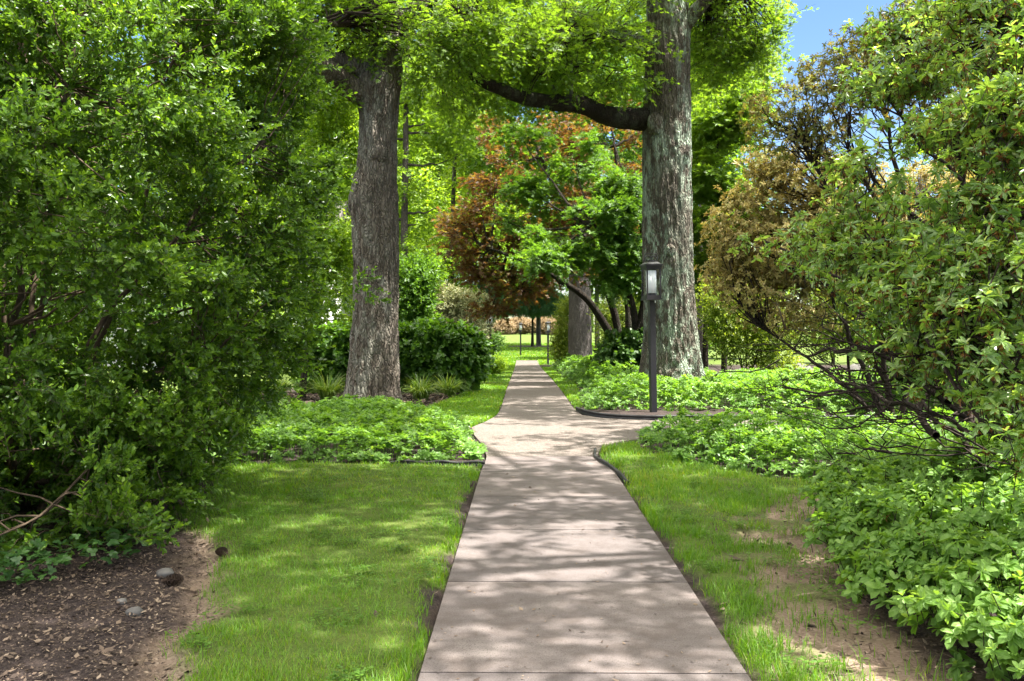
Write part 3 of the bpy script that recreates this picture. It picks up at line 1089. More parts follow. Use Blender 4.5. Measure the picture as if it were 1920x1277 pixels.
# copper maple, layered, left of the right oak
tree("copper_maple_tree", "coppery red leaved maple with spreading layers arching over the far path", "tree", (3.5, 32, G1(3.5, 32)),
     [[(3.5, 32, -.2), (3.2, 31.8, 2), (2.4, 31.5, 4.2), (1.2, 31.2, 6), (.4, 31, 7.8)], [(3.5, 32, -.2), (3.7, 32, 2), (3.4, 32.4, 4.5), (3.2, 32.4, 8)], [(3.4, 32, .8), (2.2, 31.3, 2.6), (.6, 30.8, 3.6), (-1, 30.6, 4.2)]],
     pxblobs([(935, 455, 75, 16), (880, 445, 45, 14, -.5), (1000, 430, 90, 22), (965, 365, 70, 18, .5), (1055, 350, 90, 22), (985, 300, 70, 16), (940, 248, 60, 14, .4), (1075, 280, 80, 20, 1), (1150, 430, 70, 30, 1),
               (950, 525, 70, 20), (1035, 515, 80, 20, .8), (1145, 225, 70, 24, 1), (900, 395, 40, 10, -.6), (930, 340, 45, 12, -1), (1100, 400, 80, 24, -.8), (975, 545, 60, 14, -.5), (1180, 330, 60, 30, 1.5), (900, 500, 45, 14), (1060, 245, 60, 14, 0), (870, 420, 40, 12), (880, 470, 50, 12, .5), (1190, 250, 50, 16, 1), (920, 580, 40, 12, 1)], 32, 1.7, .5),
     1500, 5, 6, PALM, .125, M['copper_leaf'], M['dark_bark'], .35, .16, .47, 1.1, None, 16, .3, True, .75, .2, spread=.18)
tree("maple_tree", "broad leaved green maple drooping beside the copper maple and the lichen oak", "tree", (3.35, 27, G1(3.35, 27)),
     [[(3.35, 27, -.2), (3.3, 27, 1.8), (2.9, 26.8, 3.4), (2.0, 26.5, 4.6)], [(3.3, 27, 1), (3.6, 27, 2.6), (3.4, 27, 5.2)]],
     pxblobs([(1075, 445, 80, 16), (1150, 400, 70, 26), (1035, 485, 60, 14, -.6), (1140, 485, 70, 20), (1195, 440, 60, 36), (1000, 485, 45, 10, -.8), (1150, 525, 40, 14), (1180, 350, 50, 24, .5), (1190, 530, 60, 26, .6), (1080, 310, 50, 22, 1.5), (1000, 355, 45, 16, 2), (1150, 270, 55, 26, 2), (945, 415, 36, 12, 2), (1040, 390, 45, 14, 1.5), (1110, 355, 40, 16, 1), (980, 260, 45, 16, 2.5)], 27, None, .7),
     1050, 5, 6, PALM, .14, M['green_leaf'], M['dark_bark'], .4, .15, .46, 1.1, None, 14, .3, True, .7, .3, spread=.18)
tree("maple_tree", "green maple with slim dark trunk on the right side of the lichen oak", "tree", (5.5, 28, G1(5.5, 28)),
     [[(5.5, 28, -.2), (5.55, 28, 2), (5.7, 28, 5), (6, 28, 9)], [(6.2, 28.5, -.2), (6.2, 28.5, 2), (6.7, 28.5, 6)]],
     pxblobs([(1350, 235, 60, 24), (1395, 290, 70, 26), (1335, 330, 60, 34), (1405, 365, 50, 26), (1330, 425, 55, 36), (1370, 185, 60, 24), (1400, 440, 70, 40, 1), (1340, 510, 50, 40, 1), (1420, 520, 60, 40, 2), (1310, 270, 50, 40, 1.5)], 28),
     1400, 5, 6, PALM, .15, M['oak_leaf'], M['dark_bark'], .4, .10, .48, .9, None, 8, .3, True, .7, .25, spread=.2)
tree("lime_green_tree", "sunlit yellow green tree rising behind the upper right oak trunk", "tree", (7.2, 37, G1(7.2, 37)),
     [[(7.2, 37, -.4), (7.1, 37, 5), (7.4, 37, 11), (7.4, 37, 16)]],
     pxblobs([(1335, 60, 80, 50), (1400, 50, 60, 45), (1310, 150, 60, 40), (1405, 125, 36, 30), (1370, 130, 50, 40), (1370, -40, 90, 60), (1250, -60, 120, 60), (1320, 210, 60, 30), (1230, 60, 70, 60, 1)], 37),
     1800, 5, 6, OAK, .19, M['lime_leaf'], M['grey_bark'], .5, .22, .42, .5, None, 6, .3, False, .6, .3, spread=.25)
# slim tree beside the left oak
tree("slim_tree", "slim leaning tree with small bright leaves just left of the brown oak", "tree", (-4.95, 20.5, G1(-5, 20.5)),
     [[(-4.95, 20.5, -.2), (-4.9, 20.5, .7), (-4.72, 20.5, 1.8), (-4.6, 20.6, 3.6), (-4.5, 20.7, 6.2)], [(-4.7, 20.5, 1.9), (-4.2, 20.6, 2.9), (-3.9, 20.8, 4)]],
     pxblobs([(610, 200, 50, 30), (640, 260, 35, 30), (600, 300, 55, 30), (640, 340, 40, 30, .5), (600, 400, 55, 34), (630, 450, 45, 30), (600, 500, 50, 30), (640, 540, 35, 22, .4), (590, 560, 40, 22), (560, 450, 60, 50, .4), (650, 590, 24, 14, .3), (560, 250, 60, 60, 1)], 20.5),
     1500, 5, 7, KITE, .085, M['lime_leaf'], M['dark_bark'], .32, .085, .40, 1.2, None, 14, .3, False, .5, .1, spread=.14)
# middle distance trees filling the view down the walk
tree("green_tree", "loose green tree with thin grey trunk between the two oaks", "tree", (-5.0, 38, G1(-5, 38)),
     [[(-5.0, 38, -.5), (-4.9, 38, 6), (-4.8, 38, 12), (-4.7, 38, 17)]],
     pxblobs([(700, 250, 80, 40), (800, 230, 70, 34), (840, 300, 60, 30), (780, 330, 80, 34), (640, 300, 70, 40), (830, 180, 70, 30, 2), (860, 240, 50, 30), (780, 420, 60, 34), (650, 400, 70, 40), (820, 390, 50, 24), (750, 150, 80, 34), (640, 180, 80, 50), (880, 100, 80, 40, 2), (780, 60, 90, 40, 2), (790, 490, 50, 30), (640, 490, 60, 40, 1)], 38),
     2000, 5, 6, OAK, .17, M['oak_leaf'], M['grey_bark'], .5, .2, .47, .5, None, 5, .25, False, .6, .3, spread=.25)
tree("green_tree", "pale feathery green tree behind the gap between copper maple and brown oak", "tree", (-3.6, 46, G1(-3.6, 46)),
     [[(-3.6, 46, -.6), (-3.6, 46, 5), (-3.4, 46, 11), (-3.5, 46, 16)]],
     pxblobs([(850, 420, 50, 26), (880, 340, 50, 26), (830, 480, 50, 24), (900, 280, 60, 30), (850, 200, 70, 34), (920, 180, 60, 34), (880, 520, 50, 22), (800, 540, 60, 24), (960, 220, 60, 30, 1), (840, 120, 80, 40), (930, 60, 90, 50), (1010, 130, 80, 40, 2), (1100, 60, 90, 50, 3), (1020, 20, 90, 50, 3), (1130, 160, 70, 40, 3)], 46),
     1800, 5, 6, KITE, .17, M['lime_leaf'], M['grey_bark'], .55, .18, .47, .5, None, 5, .25, False, .6, .3, spread=.28)
tree("shade_tree", "unseen tall tree added beyond the right rim of the rhododendron to shade the walk", "tree", (9.5, 6.5, -.05),  # added out of view; crown pieces placed to shade walk, lawn and mulch
     [[(9.5, 6.5, -.2), (9.4, 6.5, 4), (9.2, 6.5, 9), (9, 6.5, 13)]],
     [(7.2, 4.2, 9.6, 1.2, 1.0, .7), (6.5, 7.2, 9.8, 1.2, 1.0, .7), (8.6, 5.8, 11.6, 1.3, 1.2, .9), (5.4, 5.2, 10.2, 1.5, 1.5, .9), (7.3, 9.6, 10.6, 1.2, 1.2, .8), (10.8, 7.5, 11, 2.2, 2.2, 1.4), (6.6, 2.0, 9.8, 1.7, 1.6, .9), (4.6, 8.6, 10.4, 1.7, 1.5, .8), (3.6, 7.0, 10.2, 1.2, 1.2, .7), (5.6, 11.2, 10.8, 1.5, 1.4, .8), (4.8, 3.5, 10, 1.5, 1.2, .8), (6.0, 2.4, 10.4, 1.3, 1.2, .8), (3.3, 4.7, 10.2, 1.2, 1.1, .7), (1.5, 4.6, 10.4, 1.2, 1.1, .7), (.3, 4.0, 10.0, 1.5, 1.3, .8), (2.6, 6.6, 10.6, 1.2, 1.2, .8), (2.0, 3.4, 10, 1.3, 1.2, .8)],
     1800, 5, 6, KITE, .15, M['oak_leaf'], M['oak_bark'], .5, .3, .535, .6, None, 6, .3, False, .6, .25, spread=.25)
# third trunk, grey, further down the right side
v, f = trunk_mesh([(-.9, 2.78, 45, .66), (.4, 2.78, 45, .58), (3, 2.76, 45, .54), (6, 2.75, 45, .5), (12, 2.7, 45, .4), (17, 2.7, 45, .2)], 60, .07, .02, 5, .12, -.5)
root = thing("shade_tree", "tall tree with smooth dark grey trunk further down the path's right side", "tree", (2.78, 45, G1(2.78, 45)))
mb = MB(); mb.add(v, f); mb.build("trunk", M['grey_bark'], root, True)
cr = MB()
p, o, k = blob_pts([(2.7 + dx, 45 + dy, z, r, r, r * .7) for dx, dy, z, r in [(-3, -1, 11, 3), (3, -1, 12, 3), (0, 3, 13, 3), (0, -3, 14, 3), (0, 0, 17.5, 3.5), (-4, 1, 15, 3), (4, 2, 15, 3)]], 1200, .3)
spray_crown(cr, p, o, 5, .6, 6, KITE, .22, 55, 'alt', 0, .6, .9, .3, spread=.3)
cr.build("crown", M['green_leaf'], root)

# far backdrop trees: four kinds, copied
def backdrop(name, label, mat, blobs, h, leafsz, ncl, seed, bark='grey_bark', base=(0, 0, 0)):
    stems = [[(0, 0, -.8), (.1, 0, h * .3), (-.1, .1, h * .6), (0, 0, h * .85)]]
    return tree(name, label, "tree", base, stems, blobs, ncl, 5, 6, KITE, leafsz, M[mat], M[bark], .8, .25, .43, .28, None, 3, .3, False, .55, .2, spread=.4)


def bl(h, w_, seed, low=.12):
    r = np.random.default_rng(seed)
    o = []
    for k in range(16):
        t_ = low + (1 - low) * (k + .5) / 16
        ww = w_ * (np.sin(np.pi * min(1, (t_ * .85 + .12))) ** .7)
        a = k * 2.4
        d = ww * r.uniform(.35, .75)
        s_ = w_ * r.uniform(.32, .5)
        o.append((math.cos(a) * d, math.sin(a) * d, h * t_, s_, s_, s_ * .6))
    return o


B = [backdrop("broadleaf_tree", "", 'green_leaf', bl(20, 5.5, 1), 20, .27, 1500, 1),
     backdrop("broadleaf_tree", "", 'lime_leaf', bl(18, 5.0, 2), 18, .25, 1500, 2),
     backdrop("broadleaf_tree", "", 'deep_leaf', bl(19, 5.5, 3, .05), 19, .27, 1700, 3),
     backdrop("broadleaf_tree", "", 'oak_leaf', bl(22, 6.0, 4, .06), 22, .28, 1700, 4)]
far_spots = [  # px, Y, kind, scale, what sets it apart
    (690, 56, 1, 1.05, "bright backdrop tree straight behind the brown oak trunk"),
    (740, 74, 3, 1.0, "tall backdrop tree left of the far lawn behind the hydrangea"),
    (1250, 68, 2, 1.0, "dark backdrop tree behind the copper maple's right side"),
    (1290, 52, 0, 1.0, "green backdrop tree directly behind the lichen oak"),
    (560, 60, 3, 1.0, "leafy backdrop tree behind the right rim of the big evergreen shrub"),
    (1030, 150, 2, 1.0, "dark distant tree behind the tan bushes on the far lawn"),
    (940, 158, 0, .95, "distant green tree behind the left end of the tan bushes"),
    (1110, 156, 3, .9, "distant tree behind the right end of the tan bushes"),
    (800, 120, 2, 1.1, "dark distant tree at the left rim of the far lawn"),
    (1400, 70, 1, .62, "low yellow green tree below the patch of blue sky"),
    (1560, 60, 1, .5, "small yellow green tree seen through the tan azalea"),
    (1760, 48, 1, .72, "yellow green tree glimpsed high behind the foreground rhododendron"),
    (1900, 40, 0, .7, "green tree behind the far right rim of the rhododendron"),
    (400, 48, 1, 1.0, "sunny tree glimpsed through the big evergreen shrub"),
    (180, 40, 0, 1.0, "green tree standing behind the upper left of the evergreen shrub"),
    (30, 52, 3, 1.0, "tree at the far left behind the evergreen shrub"),
    (640, 130, 2, 1.2, "dark distant tree between evergreen shrub and brown oak"),
]
B.append(backdrop("broadleaf_tree", "", 'oak_leaf', bl(22, 6.0, 9, .34), 22, .28, 1500, 5))
B.append(backdrop("broadleaf_tree", "", 'lime_leaf', bl(21, 6.0, 10, .34), 21, .28, 1400, 6))
far_spots += [(890, 84, 4, 1.0, "tall high crowned tree rising behind the left edge of the copper maple"),
              (1010, 92, 5, 1.05, "sunlit high crowned tree straight behind the copper maple"),
              (1120, 86, 4, 1.0, "high crowned green tree behind the far dark grey trunk"),
              (850, 68, 5, .95, "pale green tree showing between the brown oak and the copper maple"),
              (820, 62, 4, .9, "high crowned tree right of the brown oak above the dogwood")]
for px, Yd, kd, sc, lab in far_spots:
    x = (px - 981) / F * Yd
    copy_tree(B[kd], (x, Yd, G1(x, Yd) - .2), lab, rng.random() * 6.28, sc)
for b in B:
    for ch in list(b.children):
        bpy.data.objects.remove(ch)
    bpy.data.objects.remove(b)

# ------------------------------------------------------------------ lamp posts
def lamp(label, base):
    root = thing("lamp_post", label, "lamp post", (0, 0, 0), "black lantern posts along the walk")
    m = MB(); m.box((0, 0, 1.01), (.108, .108, 2.10)); m.box((0, 0, 2.045), (.09, .09, .09))
    m.build("post", M['black_metal'], root)
    m = MB(); m.box((0, 0, .012), (.24, .24, .03)); m.build("base_plate", M['black_metal'], root)
    z = 2.09
    m = MB()
    m.box((0, 0, z + .02), (.31, .31, .03)); m.box((0, 0, z + .05), (.28, .28, .03))
    for sx in (-1, 1):
        for sy in (-1, 1):
            m.box((sx * .128, sy * .128, z + .33), (.022, .022, .545))
    for a in (-1, 1):
        m.box((0, a * .128, z + .075), (.23, .018, .03)); m.box((a * .128, 0, z + .075), (.018, .23, .03))
        m.box((0, a * .128, z + .585), (.23, .018, .03)); m.box((a * .128, 0, z + .585), (.018, .23, .03))
    m.build("lantern_frame", M['black_metal'], root)
    m = MB(); m.tube([(0, 0, z + .12), (0, 0, z + .13), (0, 0, z + .545), (0, 0, z + .55)], [.01, .092, .092, .01], 20)
    m.build("glass_shade", M['frost'], root, True)
    m = MB(); m.tube([(0, 0, z + .06), (0, 0, z + .062), (0, 0, z + .128)], [.01, .096, .096], 16)
    m.build("lamp_holder", M['black_metal'], root)
    m = MB()
    m.box((0, 0, z + .615), (.30, .30, .03)); m.box((0, 0, z + .644), (.325, .325, .03)); m.box((0, 0, z + .68), (.30, .30, .04), 0, (.19, .19))
    m.box((0, 0, z + .722), (.14, .14, .02))
    m.build("cap", M['black_metal'], root)
    m = MB()
    a = np.linspace(0, 2 * np.pi, 17)
    for s_ in (-1, 1):
        m.tube(np.stack([s_ * (.055 + .045 * np.cos(a[:15])), 0 * a[:15], z + .775 + .045 * np.sin(a[:15])], -1), .009, 6)
    m.tube([(-.12, 0, z + .725), (-.13, 0, z + .80), (-.11, 0, z + .85), (0, 0, z + .862), (.11, 0, z + .85), (.13, 0, z + .80), (.12, 0, z + .725)], .008, 6)
    m.build("scroll_handle", M['black_metal'], root, True)
    m = MB(); m.tube([(.02, -.13, z - .01), (.02, -.13, z - .05)], [.012, .008], 8); m.build("bolt", M['frost'], root)
    root['label'] = label
    return root


L0 = lamp("tall black lantern post standing in front of the lichen oak by the black edging", None)
L0.location = (2.40, 17.0, -.03)
L0.rotation_euler = (0, math.radians(-1.1), math.radians(14))
for ch in L0.children:
    ch.location = (0, 0, 0)
for x, y, lab, rz in [(-1.44, 40, "black lantern post on the left grass strip by the round green shrub", .1), (1.56, 58, "thin black lantern post at the right edge where the path ends", .3), (-.22, 76, "faint small lantern post on the far lawn left of the pine sapling", .2)]:
    c = copy_tree(L0, (x, y, G1(x, y) - .03), lab, rz, .97)

# ------------------------------------------------------------------ shrubs
def shrub(name, label, cat, base, limbs, blobs, ncl, emit, fmat, bmat, group=None, inner=.7, thr=.4, gap=1.3, ntw=400, tw_r=.006, limb_r=.03, seed=1, zmin=.03, up=None, extra=None, attach=.35):
    root = thing(name, label, cat, base, group)
    br = MB()
    host = [np.array([base])]
    for pts, r in limbs:
        p = np.array(pts, float)
        s_ = np.concatenate([[0], np.cumsum(np.linalg.norm(np.diff(p, axis=0), axis=1))])
        k = max(10, int(s_[-1] / .12))
        q = np.stack([np.interp(np.linspace(0, s_[-1], k), s_, p[:, c]) for c in range(3)], -1)
        for _ in range(4):
            q[1:-1] = (q[:-2] + 2 * q[1:-1] + q[2:]) / 4
        q += (np.stack([fbm(q * 2.2 + 11 * c, 2, seed + c) for c in range(3)], -1) - .5) * .16
        br.tube(q, r * np.linspace(1, .35, k), 7)
        host.append(q[k // 5:])
    host = np.concatenate(host)
    p, o, k = blob_pts(blobs, ncl, inner, G1(base[0], base[1]) + zmin, up)
    m = gapfilter(p, gap, thr, seed)
    p, o = p[m], o[m]
    fo = MB()
    tw = emit(fo, p, o)
    sel = rng.choice(len(p), min(len(p), ntw), False)
    for c in p[sel]:
        d = np.linalg.norm(host - c, axis=1) + rng.random(len(host)) * attach
        h = host[np.argmin(d)]
        L = np.linalg.norm(h - c)
        q = curve(h, c, rng.normal(0, .06 * L, 3) - np.array([0, 0, .03 * L]), 6, .025 * min(L, 1))
        br.tube(q, np.linspace(tw_r * (1 + .8 * min(L, 1.5)), tw_r * .45, 6), 4)
    if tw is not None:
        br.sticks(*tw)
    if extra:
        extra(br)
    br.build("branches", bmat, root, True)
    fo.build("foliage", fmat, root)
    return root


def privet_emit(fo, p, o):
    P, D, Ls = spray_crown(fo, p, o, 8, .20, 11, PRIV, .050, 50, 'whorl', .30, .8, .65, .02, upb=.25, spread=.07, tipcol=.75, szvar=.25)
    return (P, P + D * (Ls * .95)[:, None], .0022, .001)


bx, by = -4.15, 8.2
big = [(bx, by, 2.9, 2.25, 2.35, 3.25, 2.0), (bx - .3, by, 4.2, 2.05, 2.1, 2.6, .7), (-3.0, 7.0, .95, .5, .5, .4), (-2.55, 8.2, 2.9, .55, .7, .6), (-2.55, 8.6, 4.2, .55, .7, .7), (-2.9, 6.6, 3.4, .7, .6, .5), (-3.1, 6.3, 2.1, .7, .6, .45),
       (-3.8, 5.9, 2.6, .8, .5, .4), (-2.6, 7.3, 2.2, .5, .5, .4), (-3.6, 6.1, 1.3, .7, .5, .35), (-2.35, 9.0, 3.3, .45, .6, .6), (-1.95, 10.2, 1.95, .25, .3, .10, .12), (-2.0, 10.2, 3.1, .2, .3, .10, .1),
       (-2.85, 6.9, .33, .35, .3, .18), (-2.7, 5.9, .2, .3, .25, .12, .6), (-2.55, 6.9, .62, .3, .4, .25), (-3.3, 6.1, .5, .6, .45, .4, .7), (-4.2, 5.7, .55, .7, .5, .45, .7), (-5.2, 5.7, .6, .8, .5, .5, .7), (-3.0, 6.6, .3, .4, .35, .25, .8), (-3.9, 5.4, .25, .5, .35, .2, .7)]
limbs = []
for tx, ty, tz in [(-2.6, 7.5, 1.2), (-2.4, 8.4, 3.2), (-3.2, 6.5, 3.2), (-3.6, 6.3, 1.5), (-4.6, 6.4, 3.5), (-5.6, 7, 3), (-4.2, 8, 5.6), (-3, 8.3, 5), (-5, 9, 5), (-2.6, 9.6, 2.6), (-3.9, 5.9, 2.4), (-2.7, 6.8, .75), (-3.4, 7.2, 4.4), (-4.4, 6.1, 1.1)]:
    b0 = np.array([-4.3 + rng.normal(0, .18), 7.7 + rng.normal(0, .2), -.05])
    e = np.array([tx, ty, tz])
    mid = b0 * .55 + e * .45 + np.array([0, 0, .15 * tz - .1]) + rng.normal(0, .15, 3)
    q1 = b0 * .85 + mid * .15 + np.array([0, 0, .12])
    limbs.append(([b0, q1, mid, e], rng.uniform(.022, .042)))
limbs.append(([(-4.3, 7.6, .0), (-3.6, 7.0, .75), (-2.95, 6.55, .55), (-3.1, 5.9, .35), (-3.3, 5.2, .1)], .015))
shrub("evergreen_shrub", "huge small leaved evergreen shrub filling the left side above the mulch", "shrub", (-4.3, 7.7, -.02), limbs, big, 8200, privet_emit, M['privet'], M['twig_pale'], None, .70, .52, 2.3, 1000, .0055, seed=4, zmin=.1)
big2 = [(-7.6, 11.5, 2.4, 2.2, 2.0, 2.6), (-6.4, 10.9, 1.2, .8, .8, .8)]
shrub("evergreen_shrub", "second evergreen shrub at the far left behind the huge small leaved one", "shrub", (-7.6, 11.5, -.02), [([(-7.6, 11.5, 0), (-7.3, 11.2, 1.2), (-6.5, 10.6, 2.5)], .04), ([(-7.6, 11.5, 0), (-7.8, 11.3, 2), (-7.6, 11.2, 4)], .04)], big2, 1500,
      lambda fo, p, o: spray_crown(fo, p, o, 6, .22, 9, KITE, .06, 50, 'whorl', .3, .7, .7, 0, upb=.3, spread=.1, tipcol=.5) and None, M['privet'], M['twig_pale'], None, .75, .4, 1.2, 150, .007, seed=14)


def rhodo_emit(size, nl, spent, per=2, sp=.12, twig=.10, outb=.35, shape=None):
    def e(fo, p, o):
        P = np.repeat(p, per, 0) + rng.normal(0, sp, (len(p) * per, 3)) * np.array([1, 1, .6])
        D = nrm(np.repeat(o, per, 0) * outb + rng.normal(0, .45, P.shape) + np.array([0, 0, .85]))
        N = len(P)
        for ring, (a0, sz, nn_) in enumerate(((78, 1.0, nl), (48, .72, max(3, nl // 2)))):
            ph = np.arange(nn_)[None] * (2 * np.pi / nn_) + rng.random((N, 1)) * 6.28 + rng.normal(0, .25, (N, nn_))
            e1 = nrm(np.cross(D, np.array([.3, .9, .2]) + 0 * D))
            e2 = np.cross(e1, D)
            rad = e1[:, None] * np.cos(ph)[..., None] + e2[:, None] * np.sin(ph)[..., None]
            a = np.radians(a0 + rng.normal(0, 13, (N, nn_)))
            d = D[:, None] * np.cos(a)[..., None] + rad * np.sin(a)[..., None]
            d[..., 2] -= rng.uniform(0, .45, d.shape[:2]) * (ring == 0)
            nn2 = D[:, None] * np.sin(a)[..., None] - rad * np.cos(a)[..., None] + rng.normal(0, .28, d.shape)
            pos = np.repeat((P + D * .012 * ring)[:, None], nn_, 1)
            cl = np.repeat(rng.random(N), nn_)
            r = np.clip(.5 * cl + .35 * rng.random(N * nn_) + .25 * ring, 0, 1)
            fo.leaves(shape or RHO, pos.reshape(-1, 3), d.reshape(-1, 3), nn2.reshape(-1, 3), size * sz * rng.uniform(.5, 1.25, N * nn_), r, 0)
        if spent > 0:
            s_ = P[rng.random(N) < spent]
            k = 11
            q = np.repeat(s_, k, 0) + np.array([0, 0, -.015])
            d = nrm(rng.normal(size=(len(q), 3)) + np.array([0, 0, -.2]))
            fo.leaves(THIN, q, d, nrm(rng.normal(size=q.shape)), size * rng.uniform(.35, .6, len(q)), rng.random(len(q)), 1)
        return (P, P - D * twig, .0028 * size / .08, .0035 * size / .08)
    return e


# near rhododendron on the right: tiers of whorled leaves on dark open branches
tiers = [(1850, 25, 5.4, 110, 26), (1700, 60, 6.6, 70, 22), (1880, 110, 5.2, 70, 18), (1770, 110, 6.0, 70, 16), (1700, 165, 6.4, 55, 14), (1860, 215, 5.0, 80, 16), (1790, 235, 5.6, 60, 14), (1640, 160, 6.8, 55, 16),
         (1630, 305, 6.2, 60, 16), (1730, 275, 5.8, 60, 16), (1880, 290, 4.9, 70, 20), (1650, 385, 6.2, 80, 20), (1860, 380, 5.0, 70, 20), (1570, 435, 6.8, 60, 16), (1740, 420, 5.6, 80, 22),
         (1420, 455, 8.0, 50, 14), (1640, 480, 6.0, 90, 24), (1810, 480, 5.0, 90, 28), (1900, 470, 4.6, 50, 30), (1730, 545, 5.2, 80, 22), (1850, 560, 4.7, 80, 30), (1640, 530, 6.0, 60, 20), (1800, 620, 5.0, 70, 26), (1900, 640, 4.5, 50, 34),
         (1750, 690, 5.2, 40, 18), (1890, 730, 4.5, 50, 26), (1530, 475, 7.2, 60, 18), (1700, 600, 5.8, 60, 18), (1820, 700, 5.0, 50, 20), (1905, 810, 4.3, 35, 20), (1950, 200, 4.8, 60, 60), (1980, 450, 4.6, 70, 80)]
rb = []
for px, py, Yd, hw, hh in tiers:
    c = at(px, py, Yd)
    rb.append((c[0], c[1], c[2], hw / F * Yd, .38, hh / F * Yd))
rl = []
B0 = np.array([4.3, 7.0, -.05])
for k, (px, py, Yd) in enumerate([(1680, 60, 6.6), (1640, 170, 6.8), (1600, 300, 6.4), (1540, 420, 7.0), (1430, 450, 8.0), (1640, 480, 6.0), (1860, 40, 5.4), (1860, 230, 5.0), (1860, 400, 5.0), (1740, 550, 5.2), (1640, 690, 6.3), (1590, 640, 7.2), (1700, 640, 6.0), (1560, 560, 7.2), (1770, 260, 5.6)]):
    e = at(px, py, Yd)
    b0 = B0 + np.array([rng.normal(0, .15), rng.normal(0, .2), 0])
    mid = b0 * .5 + e * .5 + np.array([.25, 0, .12 * e[2]])
    rl.append(([b0, b0 * .8 + mid * .2 + np.array([.02, 0, .1]), mid, e], rng.uniform(.025, .042)))
# bare arching branches in front of the ground cover
for pts in ([(1930, 850), (1830, 800), (1740, 770), (1690, 700), (1650, 670)], [(1850, 860), (1760, 800), (1700, 750), (1620, 760), (1560, 780)], [(1840, 790), (1780, 720), (1700, 700), (1600, 725), (1530, 750)], [(1760, 800), (1700, 760), (1640, 740), (1580, 710), (1540, 700)],
            [(1900, 880), (1790, 850), (1700, 850), (1630, 840), (1560, 850)], [(1690, 700), (1640, 650), (1560, 660), (1480, 655)], [(1780, 740), (1740, 660), (1660, 610), (1600, 585)]):
    q = [at(a, b, 5.4 + .9 * k) for k, (a, b) in enumerate(pts)]
    rl.append((q, .022))
# fine bare twigs over the ground cover
def bare_twigs(tw):
    hostp = np.concatenate([np.array(l[0]) for l in rl[-7:]])
    for k in range(70):
        h = hostp[rng.integers(len(hostp))] + rng.normal(0, .1, 3)
        e = h + np.array([rng.uniform(-.9, .15), rng.normal(0, .3), rng.uniform(-.12, .35)])
        e[2] = max(e[2], .25)
        q = curve(h, e, rng.normal(0, .07, 3), 7, .02)
        tw.tube(q, np.linspace(.007, .002, 7), 4)
        for _ in range(3):
            s0 = q[rng.integers(3, 7)]
            tw.tube(curve(s0, s0 + np.array([rng.uniform(-.3, .05), rng.normal(0, .12), rng.uniform(-.02, .2)]), rng.normal(0, .03, 3), 5), np.linspace(.004, .0015, 5), 3)


shrub("rhododendron", "large open rhododendron with whorled leaves and dark branches at right front", "shrub", (4.3, 7.0, -.02), rl, rb, 2000, rhodo_emit(.062, 7, .9, 2, .11), [M['rhodo_leaf'], M['spent']], M['twig_dark'], "rhododendrons on the right", .25, .43, 2.0, 620, .0065, seed=21, extra=bare_twigs)
# low leafy front: young rhododendron mass reaching the ground
lowb = [(2.35, 5.55, .22, .5, .55, .30), (2.6, 4.7, .30, .65, .6, .36), (3.1, 5.6, .42, .7, .8, .42), (2.05, 4.85, .15, .30, .4, .22), (2.5, 6.4, .22, .45, .5, .26), (3.1, 6.6, .3, .6, .6, .35), (2.15, 4.1, .18, .38, .4, .3), (2.9, 4.2, .4, .7, .5, .45), (3.6, 5.2, .55, .6, .7, .5), (2.4, 3.6, .22, .5, .4, .3), (2.85, 7.3, .25, .5, .5, .25)]
shrub("rhododendron", "low spreading leafy shrub reaching the bare dirt at the bottom right corner", "shrub", (2.8, 5.2, -.02), [([(2.8, 5.2, 0), (2.6, 5.0, .25), (2.3, 4.8, .35)], .015), ([(2.8, 5.2, 0), (3.0, 5.6, .3), (3.2, 6.2, .5)], .015), ([(2.8, 5.2, 0), (2.7, 4.6, .3), (2.4, 4.0, .4)], .015), ([(2.8, 5.2, 0), (2.5, 5.7, .2), (2.4, 6.4, .3)], .015)],
      lowb, 3000, rhodo_emit(.062, 7, .03, 2, .05, .08, .6, RHOW), [M['fresh_leaf'], M['spent']], M['twig_dark'], "rhododendrons on the right", .62, .2, 1.5, 160, .004, seed=31, zmin=.02, up=.85)
# tan rounded azaleas behind
az = pxblobs([(1450, 470, 120, 60), (1390, 420, 60, 70), (1480, 360, 90, 60), (1530, 420, 100, 70), (1420, 540, 90, 40), (1500, 330, 80, 50), (1560, 500, 100, 50), (1380, 500, 50, 40, .4), (1440, 310, 50, 25), (1480, 590, 80, 30), (1600, 380, 90, 70), (1660, 460, 90, 60), (1750, 400, 120, 90, 1), (1850, 450, 120, 100, 1)], 13.2)
shrub("azalea_shrub", "rounded dense tan azalea mound behind the rhododendron beside the lichen oak", "shrub", (5.4, 13.6, -.02),
      [([(5.4, 13.6, 0), (4.9, 13.4, 1), (4.2, 13.2, 2.4)], .05), ([(5.4, 13.6, 0), (5.2, 13.4, 1.4), (4.6, 13.2, 3.2)], .05), ([(5.4, 13.6, 0), (5.8, 13.4, 1.4), (5.6, 13.2, 3.4)], .05), ([(5.4, 13.6, 0), (4.5, 13.2, .8), (3.4, 13, 1.5)], .04), ([(5.4, 13.6, 0), (4.6, 13, .6), (3.6, 12.8, .7)], .035), ([(5.5, 13.6, 0), (6.5, 13.6, 1.2), (7, 13.4, 2.8)], .05)],
      az, 4600, rhodo_emit(.062, 6, .15, 2, .10, .1, .8), [M['tan_leaf'], M['spent']], M['twig_dark'], "azaleas on the right", .6, .33, 1.3, 420, .007, seed=41)
